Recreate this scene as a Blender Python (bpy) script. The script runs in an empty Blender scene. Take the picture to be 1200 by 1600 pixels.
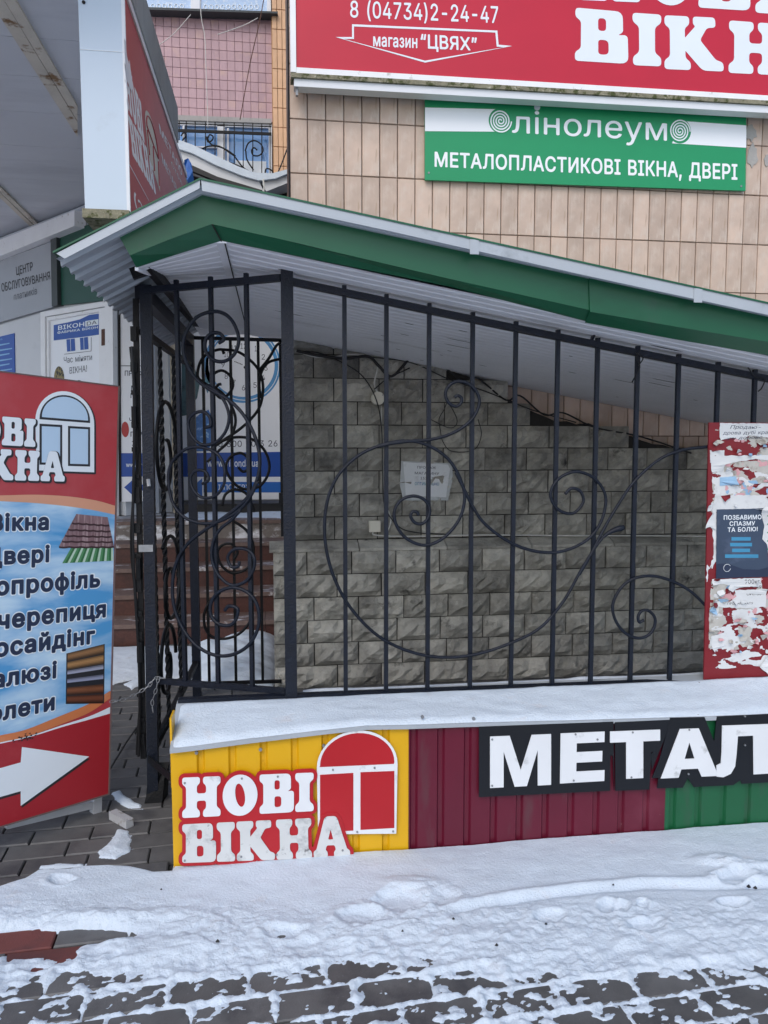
import bpy, math, random
import numpy as np
from mathutils import Vector, Matrix
from mathutils.geometry import tessellate_polygon
random.seed(7); np.random.seed(7)
SC = bpy.context.scene
COL = SC.collection
# ------------------------------------------------------------------ camera, world, sun, exposure
PITCH, YAW, EYE = math.radians(5.0), math.radians(8.0), 1.55
cd = bpy.data.cameras.new('camera'); cam = bpy.data.objects.new('camera', cd); COL.objects.link(cam)
cd.sensor_fit = 'VERTICAL'; cd.sensor_height = 36.0; cd.sensor_width = 27.0; cd.lens = 27.0
cd.clip_start = 0.05; cd.clip_end = 500
cam.location = (0, 0, EYE); cam.rotation_euler = (math.pi/2 - PITCH, 0, -YAW)
SC.camera = cam
SC.render.resolution_x, SC.render.resolution_y = 768, 1024
w = bpy.data.worlds.new('World'); SC.world = w; w.use_nodes = True
nt = w.node_tree; nt.nodes.clear()
wo = nt.nodes.new('ShaderNodeOutputWorld'); bg = nt.nodes.new('ShaderNodeBackground')
sky = nt.nodes.new('ShaderNodeTexSky'); sky.sky_type = 'NISHITA'; sky.sun_disc = False
SUN_EL, SUN_AZ = math.radians(44), math.radians(206)
sky.sun_elevation = SUN_EL; sky.sun_rotation = SUN_AZ
sky.dust_density = 2.0; sky.air_density = 1.0; sky.ozone_density = 1.0
bg.inputs['Strength'].default_value = 0.15
nt.links.new(sky.outputs[0], bg.inputs[0]); nt.links.new(bg.outputs[0], wo.inputs[0])
sl = bpy.data.lights.new('sun', 'SUN'); sun = bpy.data.objects.new('sun', sl); COL.objects.link(sun)
sl.energy = 0.7; sl.angle = math.radians(30); sl.color = (1.0, 0.96, 0.91)
sd = Vector((math.sin(SUN_AZ)*math.cos(SUN_EL), math.cos(SUN_AZ)*math.cos(SUN_EL), math.sin(SUN_EL)))
sun.rotation_euler = sd.to_track_quat('Z', 'Y').to_euler(); sun.location = (0, 0, 20)
SC.view_settings.view_transform = 'Standard'; SC.view_settings.look = 'None'
SC.view_settings.exposure = 0.36; SC.view_settings.gamma = 1.0
# ------------------------------------------------------------------ measuring: a sight line in the photograph meets a real plane
_f0 = Vector((math.sin(YAW), math.cos(YAW), 0)); _r = Vector((math.cos(YAW), -math.sin(YAW), 0)); _z = Vector((0, 0, 1))
_f = _f0*math.cos(PITCH) - _z*math.sin(PITCH); _u = _f0*math.sin(PITCH) + _z*math.cos(PITCH)
C0 = Vector((0, 0, EYE))
def ray(px, py): return _f + _r*((px-600)/1200.0) - _u*((py-800)/1200.0)
def hit(px, py, o, n):
    d = ray(px, py); return C0 + d*((o-C0).dot(n)/d.dot(n))
def hy(px, py, y): return hit(px, py, Vector((0, y, 0)), Vector((0, 1, 0)))
def hx(px, py, x): return hit(px, py, Vector((x, 0, 0)), Vector((1, 0, 0)))
def hz(px, py, z=0.0): return hit(px, py, Vector((0, 0, z)), Vector((0, 0, 1)))
def proj(p):
    d = p - C0; zc = d.dot(_f)
    return 600+1200*d.dot(_r)/zc, 800-1200*d.dot(_u)/zc, zc
class Pl:
    """a real plane: origin o, unit axes u (right), v (up), n towards the street"""
    def __init__(s, o, u, v):
        s.o = Vector(o); s.u = Vector(u).normalized(); s.v = Vector(v).normalized(); s.n = s.u.cross(s.v).normalized()
        s.v = s.n.cross(s.u)
        s.m = Matrix(((s.u.x, s.v.x, s.n.x, s.o.x), (s.u.y, s.v.y, s.n.y, s.o.y), (s.u.z, s.v.z, s.n.z, s.o.z), (0, 0, 0, 1)))
    def uv(s, px, py, off=0.0):
        p = hit(px, py, s.o + s.n*off, s.n) - s.o; return (p.dot(s.u), p.dot(s.v))
    def l(s, pts, off=0.0): return [s.uv(a, b, off) for a, b in pts]
def front(y, x=0.0, z=0.0): return Pl((x, y, z), (1, 0, 0), (0, 0, 1))
# ------------------------------------------------------------------ materials
def C(h, k=1.0):
    h = h.lstrip('#'); o = []
    for i in (0, 2, 4):
        c = int(h[i:i+2], 16)/255.0; c = c/12.92 if c <= 0.04045 else ((c+0.055)/1.055)**2.4; o.append(min(1.0, c*k))
    return (*o, 1.0)
MATS = {}
def M(name, col, rough=0.6, var=0.12, scale=6.0, bump=0.0, bscale=60.0, dirt=None, metallic=0.0, stretch=(1, 1, 1), inst=0.0, spec=0.5, dist=0.01, detail=6):
    """procedural paint/stone: colour + broad variation + optional (colour, scale, threshold, softness) stains + bump"""
    m = bpy.data.materials.new(name); m.use_nodes = True; t = m.node_tree; N = t.nodes; L = t.links
    b = N['Principled BSDF']; b.inputs['Roughness'].default_value = rough; b.inputs['Metallic'].default_value = metallic
    b.inputs['Specular IOR Level'].default_value = spec
    tc = N.new('ShaderNodeTexCoord'); mp = N.new('ShaderNodeMapping'); L.new(tc.outputs['Object'], mp.inputs[0])
    mp.inputs['Scale'].default_value = stretch
    oi = N.new('ShaderNodeObjectInfo')
    if inst > 0:
        sc_ = N.new('ShaderNodeVectorMath'); sc_.operation = 'SCALE'; cx = N.new('ShaderNodeCombineXYZ')
        for i in range(3): L.new(oi.outputs['Random'], cx.inputs[i])
        L.new(cx.outputs[0], sc_.inputs[0]); sc_.inputs['Scale'].default_value = 37.0
        L.new(sc_.outputs[0], mp.inputs['Location'])
    n1 = N.new('ShaderNodeTexNoise'); n1.inputs['Scale'].default_value = scale; n1.inputs['Detail'].default_value = detail
    L.new(mp.outputs[0], n1.inputs['Vector'])
    mr = N.new('ShaderNodeMapRange'); mr.inputs[1].default_value = 0.25; mr.inputs[2].default_value = 0.75
    mr.inputs[3].default_value = 1-var; mr.inputs[4].default_value = 1+var; L.new(n1.outputs['Fac'], mr.inputs[0])
    vm = N.new('ShaderNodeVectorMath'); vm.operation = 'SCALE'; vm.inputs[0].default_value = col[:3]
    src = mr.outputs[0]
    if inst > 0:
        m2 = N.new('ShaderNodeMapRange'); m2.inputs[3].default_value = 1-inst; m2.inputs[4].default_value = 1+inst; L.new(oi.outputs['Random'], m2.inputs[0])
        mu = N.new('ShaderNodeMath'); mu.operation = 'MULTIPLY'; L.new(mr.outputs[0], mu.inputs[0]); L.new(m2.outputs[0], mu.inputs[1]); src = mu.outputs[0]
    L.new(src, vm.inputs['Scale']); out = vm.outputs[0]
    for dd in (dirt or []):
        dc, ds, th, so = dd[:4]
        n2 = N.new('ShaderNodeTexNoise'); n2.inputs['Scale'].default_value = ds; n2.inputs['Detail'].default_value = 8; n2.inputs['Roughness'].default_value = 0.65
        if len(dd) > 4:
            mp2 = N.new('ShaderNodeMapping'); mp2.inputs['Scale'].default_value = dd[4]; L.new(tc.outputs['Object'], mp2.inputs[0]); L.new(mp2.outputs[0], n2.inputs['Vector'])
        else: L.new(mp.outputs[0], n2.inputs['Vector'])
        r2 = N.new('ShaderNodeMapRange'); r2.inputs[1].default_value = th; r2.inputs[2].default_value = th+so; L.new(n2.outputs['Fac'], r2.inputs[0])
        mx = N.new('ShaderNodeMix'); mx.data_type = 'RGBA'; L.new(r2.outputs[0], mx.inputs[0]); L.new(out, mx.inputs[6]); mx.inputs[7].default_value = dc; out = mx.outputs[2]
    L.new(out, b.inputs['Base Color'])
    if bump > 0:
        n3 = N.new('ShaderNodeTexNoise'); n3.inputs['Scale'].default_value = bscale; n3.inputs['Detail'].default_value = 9; n3.inputs['Roughness'].default_value = 0.62; L.new(mp.outputs[0], n3.inputs['Vector'])
        bp = N.new('ShaderNodeBump'); bp.inputs['Strength'].default_value = bump; bp.inputs['Distance'].default_value = dist
        L.new(n3.outputs['Fac'], bp.inputs['Height']); L.new(bp.outputs[0], b.inputs['Normal'])
    MATS[name] = m; return m
# ------------------------------------------------------------------ mesh helpers
def mk(name, V, F, mat=None, parent=None, smooth=False, **props):
    me = bpy.data.meshes.new(name); me.from_pydata([tuple(v) for v in V], [], F); me.update()
    if smooth: me.polygons.foreach_set('use_smooth', [True]*len(me.polygons))
    if mat is not None: me.materials.append(mat)
    return ob(name, me, parent, **props)
def ob(name, me, parent=None, **props):
    o = bpy.data.objects.new(name, me); COL.objects.link(o)
    if parent is not None: o.parent = parent
    for k, v in props.items(): o[k] = v
    return o
def thing(name, label, cat, pl=None, group=None, loc=None):
    o = bpy.data.objects.new(name, None); COL.objects.link(o); o.empty_display_size = 0.1
    if pl is not None: o.matrix_world = pl.m
    if loc is not None: o.location = loc
    o['label'] = label; o['category'] = cat
    if group: o['group'] = group
    return o
def tag(o, label, cat, group=None):
    o['label'] = label; o['category'] = cat
    if group: o['group'] = group
    return o
class MB:
    def __init__(s): s.V = []; s.F = []
    def add(s, V, F):
        n = len(s.V); s.V += [tuple(v) for v in V]; s.F += [tuple(i+n for i in f) for f in F]; return s
    def box(s, a, b):
        x0, y0, z0 = a; x1, y1, z1 = b
        V = [(x0, y0, z0), (x1, y0, z0), (x1, y1, z0), (x0, y1, z0), (x0, y0, z1), (x1, y0, z1), (x1, y1, z1), (x0, y1, z1)]
        return s.add(V, [(3, 2, 1, 0), (4, 5, 6, 7), (0, 1, 5, 4), (1, 2, 6, 5), (2, 3, 7, 6), (3, 0, 4, 7)])
    def bar(s, p, q, w, h=None, up=(0, 0, 1)):
        """square bar from p to q"""
        h = h or w; p = Vector(p); q = Vector(q); d = (q-p).normalized(); up = Vector(up)
        if abs(d.dot(up)) > 0.95: up = Vector((0, 1, 0)) if abs(d.y) < 0.9 else Vector((1, 0, 0))
        a = d.cross(up).normalized(); b = a.cross(d).normalized()
        V = [c + a*(i*w/2) + b*(j*h/2) for c in (p, q) for i, j in ((-1, -1), (1, -1), (1, 1), (-1, 1))]
        return s.add(V, [(3, 2, 1, 0), (4, 5, 6, 7), (0, 1, 5, 4), (1, 2, 6, 5), (2, 3, 7, 6), (3, 0, 4, 7)])
    def tube(s, pts, r, n=8, sq=None, twist=0.0):
        pts = [Vector(p) for p in pts]; rings = []; prev = None
        for i, p in enumerate(pts):
            d = (pts[min(i+1, len(pts)-1)] - pts[max(i-1, 0)]).normalized()
            if prev is None:
                a = d.cross(Vector((0, 0, 1)) if abs(d.z) < 0.9 else Vector((1, 0, 0))).normalized()
            else: a = (prev - d*prev.dot(d)).normalized()
            prev = a; b = d.cross(a); rr = r[i] if hasattr(r, '__len__') else r
            rings.append([p + (a*math.cos(2*math.pi*k/n + twist*i) + b*math.sin(2*math.pi*k/n + twist*i))*rr for k in range(n)])
        V = [v for R in rings for v in R]; F = []
        for i in range(len(rings)-1):
            for k in range(n): F.append((i*n+k, i*n+(k+1) % n, (i+1)*n+(k+1) % n, (i+1)*n+k))
        F.append(tuple(range(n-1, -1, -1))); F.append(tuple((len(rings)-1)*n+k for k in range(n)))
        return s.add(V, F)
    def prism(s, loop, w0, w1):
        """2D outline extruded from w0 to w1 (local z)"""
        n = len(loop); tri = tessellate_polygon([[Vector((a, b, 0)) for a, b in loop]])
        V = [(a, b, w0) for a, b in loop] + [(a, b, w1) for a, b in loop]
        F = [tuple(t) for t in tri] + [tuple(i+n for i in t) for t in tri] + [(i, (i+1) % n, (i+1) % n+n, i+n) for i in range(n)]
        return s.add(V, F)
    def ob(s, name, mat, parent=None, smooth=False, **props): return mk(name, s.V, s.F, mat, parent, smooth, **props)
def spline(pts, k=8):
    P = [np.array(p, float) for p in pts]; P = [2*P[0]-P[1]] + P + [2*P[-1]-P[-2]]; out = []
    for i in range(1, len(P)-2):
        for j in range(k):
            t = j/k; a, b, c, d = P[i-1], P[i], P[i+1], P[i+2]
            out.append(0.5*((2*b)+(-a+c)*t+(2*a-5*b+4*c-d)*t*t+(-a+3*b-3*c+d)*t**3))
    out.append(P[-2]); return [tuple(o) for o in out]
def fillmesh(loops, thick=0.0, z=0.0, bevel=0.0):
    """loops of 2D points -> verts, faces (even-odd holes); thick extrudes upward from z"""
    c = bpy.data.curves.new('c', 'CURVE'); c.dimensions = '2D'; c.fill_mode = 'BOTH' if thick > 0 else 'FRONT'; c.extrude = thick/2
    if bevel > 0: c.bevel_depth = bevel; c.bevel_resolution = 1; c.extrude = max(0.0, thick/2-bevel); c.offset = -bevel
    for lp in loops:
        sp = c.splines.new('POLY'); sp.points.add(len(lp)-1); sp.use_cyclic_u = True
        for i, (a, b) in enumerate(lp): sp.points[i].co = (a, b, 0, 1)
    o = bpy.data.objects.new('c', c); me = bpy.data.meshes.new_from_object(o)
    V = [(v.co.x, v.co.y, v.co.z + z + thick/2) for v in me.vertices]; F = [tuple(p.vertices) for p in me.polygons]
    bpy.data.objects.remove(o); bpy.data.curves.remove(c); bpy.data.meshes.remove(me); return V, F
def shape(name, loops, mat, parent, z=0.0, thick=0.0, bevel=0.0, **props):
    V, F = fillmesh(loops, thick, z, bevel); return mk(name, V, F, mat, parent, **props)
# ------------------------------------------------------------------ lettering
import os
FONT = None
try:
    _p = os.path.join(bpy.utils.system_resource('DATAFILES'), 'fonts', 'Inter.woff2')
    if os.path.exists(_p): FONT = bpy.data.fonts.load(_p)
except Exception: FONT = None
_tc = {}; _gc = {}
def _raw(s):
    c = bpy.data.curves.new('t', 'FONT'); c.body = s; c.size = 1.0; c.resolution_u = 3
    if FONT: c.font = FONT
    o = bpy.data.objects.new('t', c); me = bpy.data.meshes.new_from_object(o)
    V = np.array([v.co[:] for v in me.vertices], float).reshape(-1, 3)/0.727; F = [tuple(p.vertices) for p in me.polygons]
    bpy.data.objects.remove(o); bpy.data.curves.remove(c); bpy.data.meshes.remove(me); return V, F
def _outline(ch):
    c = bpy.data.curves.new('t', 'FONT'); c.body = ch; c.size = 1.0; c.resolution_u = 3; c.fill_mode = 'NONE' if hasattr(c, 'fill_mode') else 'FRONT'
    if FONT: c.font = FONT
    o = bpy.data.objects.new('t', c); me = bpy.data.meshes.new_from_object(o); V = [(v.co.x/0.727, v.co.y/0.727) for v in me.vertices]
    nb_ = {}
    for e in me.edges: a, b = e.vertices; nb_.setdefault(a, []).append(b); nb_.setdefault(b, []).append(a)
    loops = []; seen = set()
    for i in range(len(V)):
        if i in seen or i not in nb_: continue
        lp = [i]; seen.add(i); k = i
        while True:
            c2 = [q for q in sorted(nb_[k], key=lambda q: (q != k+1, q)) if q not in seen]
            if not c2: break
            k = c2[0]; seen.add(k); lp.append(k)
        loops.append([V[q] for q in lp])
    bpy.data.objects.remove(o); bpy.data.curves.remove(c); bpy.data.meshes.remove(me); return loops
def _glyph(ch, bold):
    """one character, thickened evenly by `bold` without closing its counters"""
    key = (ch, bold)
    if key in _gc: return _gc[key]
    if 'I' not in _gc: _gc['I'] = _raw('I')[0][:, 0].max()
    adv = _raw(ch+'I')[0][:, 0].max()-_gc['I']; V, F = _raw(ch)
    if len(F) and bold > 0.002:
        lps = sdf_loops([_outline(ch)], bold, 0.02, winding=True); V2, F2 = fillmesh(lps); V, F = np.array(V2).reshape(-1, 3), F2
    _gc[key] = (V, F, adv); return _gc[key]
def textmesh(s, bold=0.0):
    """flat lettering: verts 2D, faces; cap height scaled to 1, left end at 0"""
    key = (s, bold)
    if key in _tc: return _tc[key]
    x = 0; VV = []; FF = []; n = 0
    for ch in s:
        if ch == ' ': x += .36; continue
        V, F, adv = _glyph(ch, bold)
        if len(F): VV.append(V+np.array([x, 0, 0])); FF += [tuple(i+n for i in f) for f in F]; n += len(V)
        x += adv+bold*1.2
    V = np.concatenate(VV); V[:, 0] -= V[:, 0].min(); _tc[key] = (V, FF); return V, FF
def capx(bold, ref):
    return float(_glyph('Н' if ref == 'cap' else 'н', bold)[0][:, 1].max())
def bil(q, a, b):
    (x0, y0), (x1, y1), (x2, y2), (x3, y3) = q      # TL TR BR BL
    return ((1-b)*((1-a)*x3+a*x2)+b*((1-a)*x0+a*x1), (1-b)*((1-a)*y3+a*y2)+b*((1-a)*y0+a*y1))
def place_text(pl, s, quad, mat, parent, z=0.001, bold=0.0, ref='cap', name='lettering', thick=0.0, px=True, off=0.0):
    """quad TL,TR,BR,BL of the text between baseline and cap (or x) height"""
    V, F = textmesh(s, bold); W = V[:, 0].max() or 1.0; h = capx(bold, ref)
    q = [pl.uv(*p, off) for p in quad] if px else quad
    P = [(*bil(q, x/W, y/h), z) for x, y, _ in V]
    if thick > 0:
        n = len(P); ec = {}
        for f in F:
            for i in range(len(f)):
                e = (f[i], f[(i+1) % len(f)]); k = (min(e), max(e)); ec.setdefault(k, []).append(e)
        P2 = P + [(a, b, c+thick) for a, b, c in P]; F2 = [tuple(i+n for i in f) for f in F] + [tuple(reversed(f)) for f in F]
        for k, es in ec.items():
            if len(es) == 1: a, b = es[0]; F2.append((a, b, b+n, a+n))
        P, F = P2, F2
    return mk(name, P, F, mat, parent)
# fat rounded slab letters of the shop sign, drawn by hand (height 1)
def fillet(pts):
    """pts: (x, y[, r]) -> rounded loop"""
    n = len(pts); out = []
    for i in range(n):
        p = np.array(pts[i][:2], float); r = pts[i][2] if len(pts[i]) > 2 else 0.07
        a = np.array(pts[i-1][:2], float)-p; b = np.array(pts[(i+1) % n][:2], float)-p
        la, lb = np.hypot(*a), np.hypot(*b); r = min(r, la*0.48, lb*0.48); A = p+a/la*r; B = p+b/lb*r
        for k in range(5):
            t = k/4; q = (1-t)**2*A+2*t*(1-t)*p+t*t*B; out.append(tuple(q))
    return out
def ell(cx, cy, rx, ry, n=28, rot=0.0):
    return [(cx+rx*math.cos(t)*math.cos(rot)-ry*math.sin(t)*math.sin(rot), cy+rx*math.cos(t)*math.sin(rot)+ry*math.sin(t)*math.cos(rot)) for t in [2*math.pi*k/n for k in range(n)]]
_st = [(.1, .76), (.1, .24)]
GL = {
 'І': (.50, [fillet([(0, 0), (.50, 0), (.50, .17), (.39, .25), (.39, .75), (.50, .83), (.50, 1), (0, 1), (0, .83), (.11, .75), (.11, .25), (0, .17)])]),
 'Н': (1.0, [fillet([(0, 0), (.46, 0), (.46, .15), (.38, .22), (.38, .41), (.62, .41), (.62, .22), (.54, .15), (.54, 0), (1.0, 0), (1.0, .17), (.90, .24), (.90, .76), (1.0, .83), (1.0, 1), (.54, 1), (.54, .85), (.62, .78), (.62, .59), (.38, .59), (.38, .78), (.46, .85), (.46, 1), (0, 1), (0, .83), (.1, .76), (.1, .24), (0, .17)])]),
 'О': (.92, [ell(.46, .5, .46, .52, 40), ell(.46, .5, .125, .30, 24, .16)]),
 'В': (.90, [fillet([(0, 0), (.62, 0, .3), (.92, 0, .3), (.92, .56, .26), (.74, .54, .05), (.84, .60, .14), (.84, 1, .26), (.55, 1, .2), (0, 1), (0, .83), (.1, .76), (.1, .24), (0, .17)]), fillet([(.40, .15, .06), (.58, .15, .12), (.58, .43, .12), (.40, .43, .06)]), fillet([(.40, .60, .06), (.54, .60, .1), (.54, .84, .1), (.40, .84, .06)])]),
 'К': (1.06, [fillet([(0, 0), (.47, 0), (.47, .15), (.38, .22), (.38, .36, .02), (.68, 0, .08), (1.06, 0), (1.06, .17), (.93, .21, .04), (.66, .57, .05), (.80, .80, .06), (.97, .81), (.97, 1), (.54, 1), (.54, .86), (.58, .82, .04), (.38, .60, .02), (.38, .78), (.47, .85), (.47, 1), (0, 1), (0, .83), (.1, .76), (.1, .24), (0, .17)])]),
 'А': (1.04, [fillet([(0, 0), (.40, 0), (.40, .15), (.34, .20), (.38, .31, .04), (.60, .31, .04), (.64, .20), (.58, .15), (.58, 0), (1.04, 0), (1.04, .17), (.96, .21), (.68, 1.02, .1), (.34, 1.02, .1), (.08, .21), (0, .17)]), fillet([(.42, .45, .04), (.57, .45, .04), (.50, .70, .04)])]),
}
def word(s, quad_uv, gap=0.06, widths=None):
    """loops per letter warped into quad (TL,TR,BR,BL in plane coordinates)"""
    x = 0; parts = []
    for i, ch in enumerate(s):
        wd, loops = GL[ch]; k = 1.0 if widths is None else widths[i]
        parts.append((x, k, loops)); x += wd*k + gap
    W = x-gap
    return [[[bil(quad_uv, (x0+a*k)/W, b) for a, b in lp] for lp in loops] for x0, k, loops in parts]
def sdf_loops(polysets, offset, step=0.002, pad=0.0, winding=False):
    """outline at distance `offset` round the union of shapes (each a list of loops, even-odd)"""
    allp = np.array([p for s_ in polysets for lp in s_ for p in lp]); pad = abs(offset)*1.5 + 3*step
    x0, y0 = allp.min(0)-pad; x1, y1 = allp.max(0)+pad
    xs = np.arange(x0, x1+step, step); ys = np.arange(y0, y1+step, step); X, Y = np.meshgrid(xs, ys)
    D = np.full(X.shape, 1e9); IN = np.zeros(X.shape, bool)
    for s_ in polysets:
        ins = np.zeros(X.shape, bool)
        pts = np.array([p for lp in s_ for p in lp]); bx0, by0 = pts.min(0)-pad; bx1, by1 = pts.max(0)+pad
        i0, i1 = np.searchsorted(xs, [bx0, bx1]); j0, j1 = np.searchsorted(ys, [by0, by1]); sl_ = (slice(j0, j1), slice(i0, i1)); x, y = X[sl_], Y[sl_]
        d = D[sl_].copy(); iv = np.zeros(x.shape, bool); wn = np.zeros(x.shape, int)
        for lp in s_:
            P = np.array(lp); Q = np.roll(P, -1, 0)
            if len(P) == 2: P, Q = P[:1], Q[:1]
            for (ax, ay), (bx, by) in zip(P, Q):
                ex, ey = bx-ax, by-ay; L2 = ex*ex+ey*ey
                if L2 < 1e-14: continue
                t = np.clip(((x-ax)*ex+(y-ay)*ey)/L2, 0, 1); d = np.minimum(d, np.hypot(x-ax-t*ex, y-ay-t*ey))
                if ay != by:
                    c_ = ((ay > y) != (by > y)) & (x < (bx-ax)*(y-ay)/(by-ay)+ax); iv ^= c_; wn += c_*(1 if by > ay else -1)
        D[sl_] = d; IN[sl_] |= (wn != 0) if winding else iv
    f = np.where(IN, -D, D) - offset
    return march(f, xs, ys)
def outer_only(loops):
    """drop loops lying inside another (fills the counters)"""
    bb = [(min(p[0] for p in l), min(p[1] for p in l), max(p[0] for p in l), max(p[1] for p in l)) for l in loops]
    return [l for i, l in enumerate(loops) if not any(j != i and bb[j][0] < bb[i][0] and bb[j][1] < bb[i][1] and bb[j][2] > bb[i][2] and bb[j][3] > bb[i][3] for j in range(len(loops)))]
def march(f, xs, ys):
    ny, nx = f.shape; seg = {}
    def ep(j, i, e):
        if e == 0: a, b, p, q = f[j, i], f[j, i+1], (xs[i], ys[j]), (xs[i+1], ys[j]); k = ('h', j, i)
        elif e == 1: a, b, p, q = f[j, i+1], f[j+1, i+1], (xs[i+1], ys[j]), (xs[i+1], ys[j+1]); k = ('v', j, i+1)
        elif e == 2: a, b, p, q = f[j+1, i], f[j+1, i+1], (xs[i], ys[j+1]), (xs[i+1], ys[j+1]); k = ('h', j+1, i)
        else: a, b, p, q = f[j, i], f[j+1, i], (xs[i], ys[j]), (xs[i], ys[j+1]); k = ('v', j, i)
        t = a/(a-b); return k, (p[0]+t*(q[0]-p[0]), p[1]+t*(q[1]-p[1]))
    T = {1: [(3, 0)], 2: [(0, 1)], 3: [(3, 1)], 4: [(1, 2)], 5: [(3, 2), (1, 0)], 6: [(0, 2)], 7: [(3, 2)], 8: [(2, 3)], 9: [(2, 0)], 10: [(0, 3), (2, 1)], 11: [(2, 1)], 12: [(1, 3)], 13: [(1, 0)], 14: [(0, 3)]}
    B = (f < 0).astype(int); code = B[:-1, :-1]+2*B[:-1, 1:]+4*B[1:, 1:]+8*B[1:, :-1]
    nxt = {}; co = {}
    for j, i in zip(*np.nonzero((code > 0) & (code < 15))):
        for a, b in T[int(code[j, i])]:
            ka, pa = ep(j, i, a); kb, pb = ep(j, i, b); co[ka] = pa; co[kb] = pb; nxt[ka] = kb
    loops = []
    while nxt:
        k0, k = nxt.popitem(); lp = [k0]
        while k != k0 and k in nxt: lp.append(k); k = nxt.pop(k)
        if len(lp) > 8: loops.append([co[q] for q in lp][::2])
    return loops
def noise2(x, y, seed=0, oct_=4):
    """value noise for arrays, 0..1"""
    def h(i, j, s): 
        v = np.sin(i*127.1+j*311.7+s*74.7)*43758.5453; return v-np.floor(v)
    out = 0; amp = 0.5; tot = 0
    for o in range(oct_):
        xi, yi = np.floor(x), np.floor(y); fx, fy = x-xi, y-yi; fx = fx*fx*(3-2*fx); fy = fy*fy*(3-2*fy)
        v = (h(xi, yi, seed+o)*(1-fx)+h(xi+1, yi, seed+o)*fx)*(1-fy)+(h(xi, yi+1, seed+o)*(1-fx)+h(xi+1, yi+1, seed+o)*fx)*fy
        out = out+v*amp; tot += amp; amp *= 0.5; x = x*2.03+5.1; y = y*2.03+1.7
    return out/tot
def gridmesh(name, X, Y, Z, mat, parent=None, keep=None, **props):
    ny, nx = X.shape; V = np.stack([X.ravel(), Y.ravel(), Z.ravel()], 1)
    idx = np.arange(ny*nx).reshape(ny, nx); Q = np.stack([idx[:-1, :-1], idx[:-1, 1:], idx[1:, 1:], idx[1:, :-1]], -1).reshape(-1, 4)
    if keep is not None: Q = Q[keep.ravel()]
    used = np.zeros(len(V), bool); used[Q.ravel()] = True; rm = np.cumsum(used)-1; V = V[used]; Q = rm[Q]
    me = bpy.data.meshes.new(name); me.vertices.add(len(V)); me.vertices.foreach_set('co', V.ravel())
    me.loops.add(Q.size); me.loops.foreach_set('vertex_index', Q.ravel().astype(np.int32))
    me.polygons.add(len(Q)); me.polygons.foreach_set('loop_start', np.arange(0, Q.size, 4, dtype=np.int32)); me.polygons.foreach_set('loop_total', np.full(len(Q), 4, np.int32))
    me.update(calc_edges=True); me.polygons.foreach_set('use_smooth', [True]*len(Q)); me.materials.append(mat)
    return ob(name, me, parent, **props)
# ------------------------------------------------------------------ palette
iron = M('iron_paint', C('#0a1322'), 0.42, 0.3, 30, 0.4, 120, [(C('#1f2938'), 14, .62, .12), (C('#4a3126'), 30, .70, .04)], spec=0.35)
iron2 = M('iron_dull', C('#06080d'), 0.5, 0.3, 30, 0.3, 120, spec=0.3)
snowm = M('snow', (0.63, 0.72, 0.81, 1), 0.7, 0.05, 12, 0.8, 110, [((0.62, 0.64, 0.68, 1), 9, .60, .18)], spec=0.3, dist=0.006)
snowdirty = M('snow_trodden', (0.64, 0.71, 0.79, 1), 0.7, 0.06, 9, 0.7, 90, [((0.45, 0.44, 0.44, 1), 14, .62, .16)], spec=0.3, dist=0.008)
paverm = M('paver_grey', C('#5d5d5d'), 0.55, 0.18, 12, 0.5, 160, [(C('#404144'), 5, .50, .2), (C('#85868a'), 60, .66, .1)], inst=0.16, dist=0.003)
paverred = M('paver_red', C('#6a3a36'), 0.75, 0.18, 12, 0.5, 160, [(C('#4a3030'), 6, .55, .2)], inst=0.12, dist=0.003)
jointm = M('joint_grit', C('#4b4a48'), 0.95, 0.3, 40, 0.8, 200)
yel = M('sheet_yellow', C('#dba90e'), 0.38, 0.06, 4, 0.1, 20, [(C('#b8860f'), 18, .62, .1), (C('#7a6434'), 6, .62, .14, (1.5, 1, .3)), (C('#4a4030'), 30, .72, .05)])
bur = M('sheet_burgundy', C('#5e1028'), 0.38, 0.10, 5, 0.1, 20, [(C('#5a3038'), 7, .56, .16, (1.5, 1, .3)), (C('#6e2a3c'), 2.5, .58, .2), (C('#c09aa0'), 55, .70, .03), (C('#4a3a3a'), 28, .70, .05)])
grn = M('sheet_green', C('#155a37'), 0.38, 0.10, 5, 0.1, 20, [(C('#34503f'), 7, .56, .16, (1.5, 1, .3)), (C('#9ab0a4'), 55, .72, .03), (C('#2f3a34'), 26, .70, .05)])
gtrim = M('fascia_green', C('#12563a'), 0.35, 0.08, 3, 0.06, 8, [(C('#28523f'), 6, .58, .2), (C('#0b3a22'), 2.5, .55, .25, (.4, 1, 1))])
whitem = M('siding_white', C('#eceef2'), 0.45, 0.04, 3, 0.05, 20, [(C('#b8b8b8'), 5, .60, .2, (.3, 1, 1)), (C('#7a766f'), 16, .74, .08)])
zinc = M('sheet_zinc_white', C('#a9b1b8'), 0.4, 0.06, 5, 0.08, 20, [(C('#868d93'), 6, .60, .2)])
alu = M('aluminium_frame', C('#b9bcc0'), 0.4, 0.1, 8, 0.1, 60, [(C('#7c7468'), 22, .58, .1)], metallic=0.2)
steel = M('galvanised_steel', C('#8f9296'), 0.45, 0.2, 18, 0.2, 90, metallic=0.5)
mossy = M('mossy_concrete', C('#8a8672'), 0.95, 0.25, 30, 0.9, 60, [(C('#4d5230'), 22, .5, .1), (C('#c9c4b4'), 30, .62, .05)])
conc = M('concrete', C('#a8a6a3'), 0.9, 0.1, 5, 0.4, 60, [(C('#8b8886'), 4, .55, .2, (1, 1, .3))])
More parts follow.
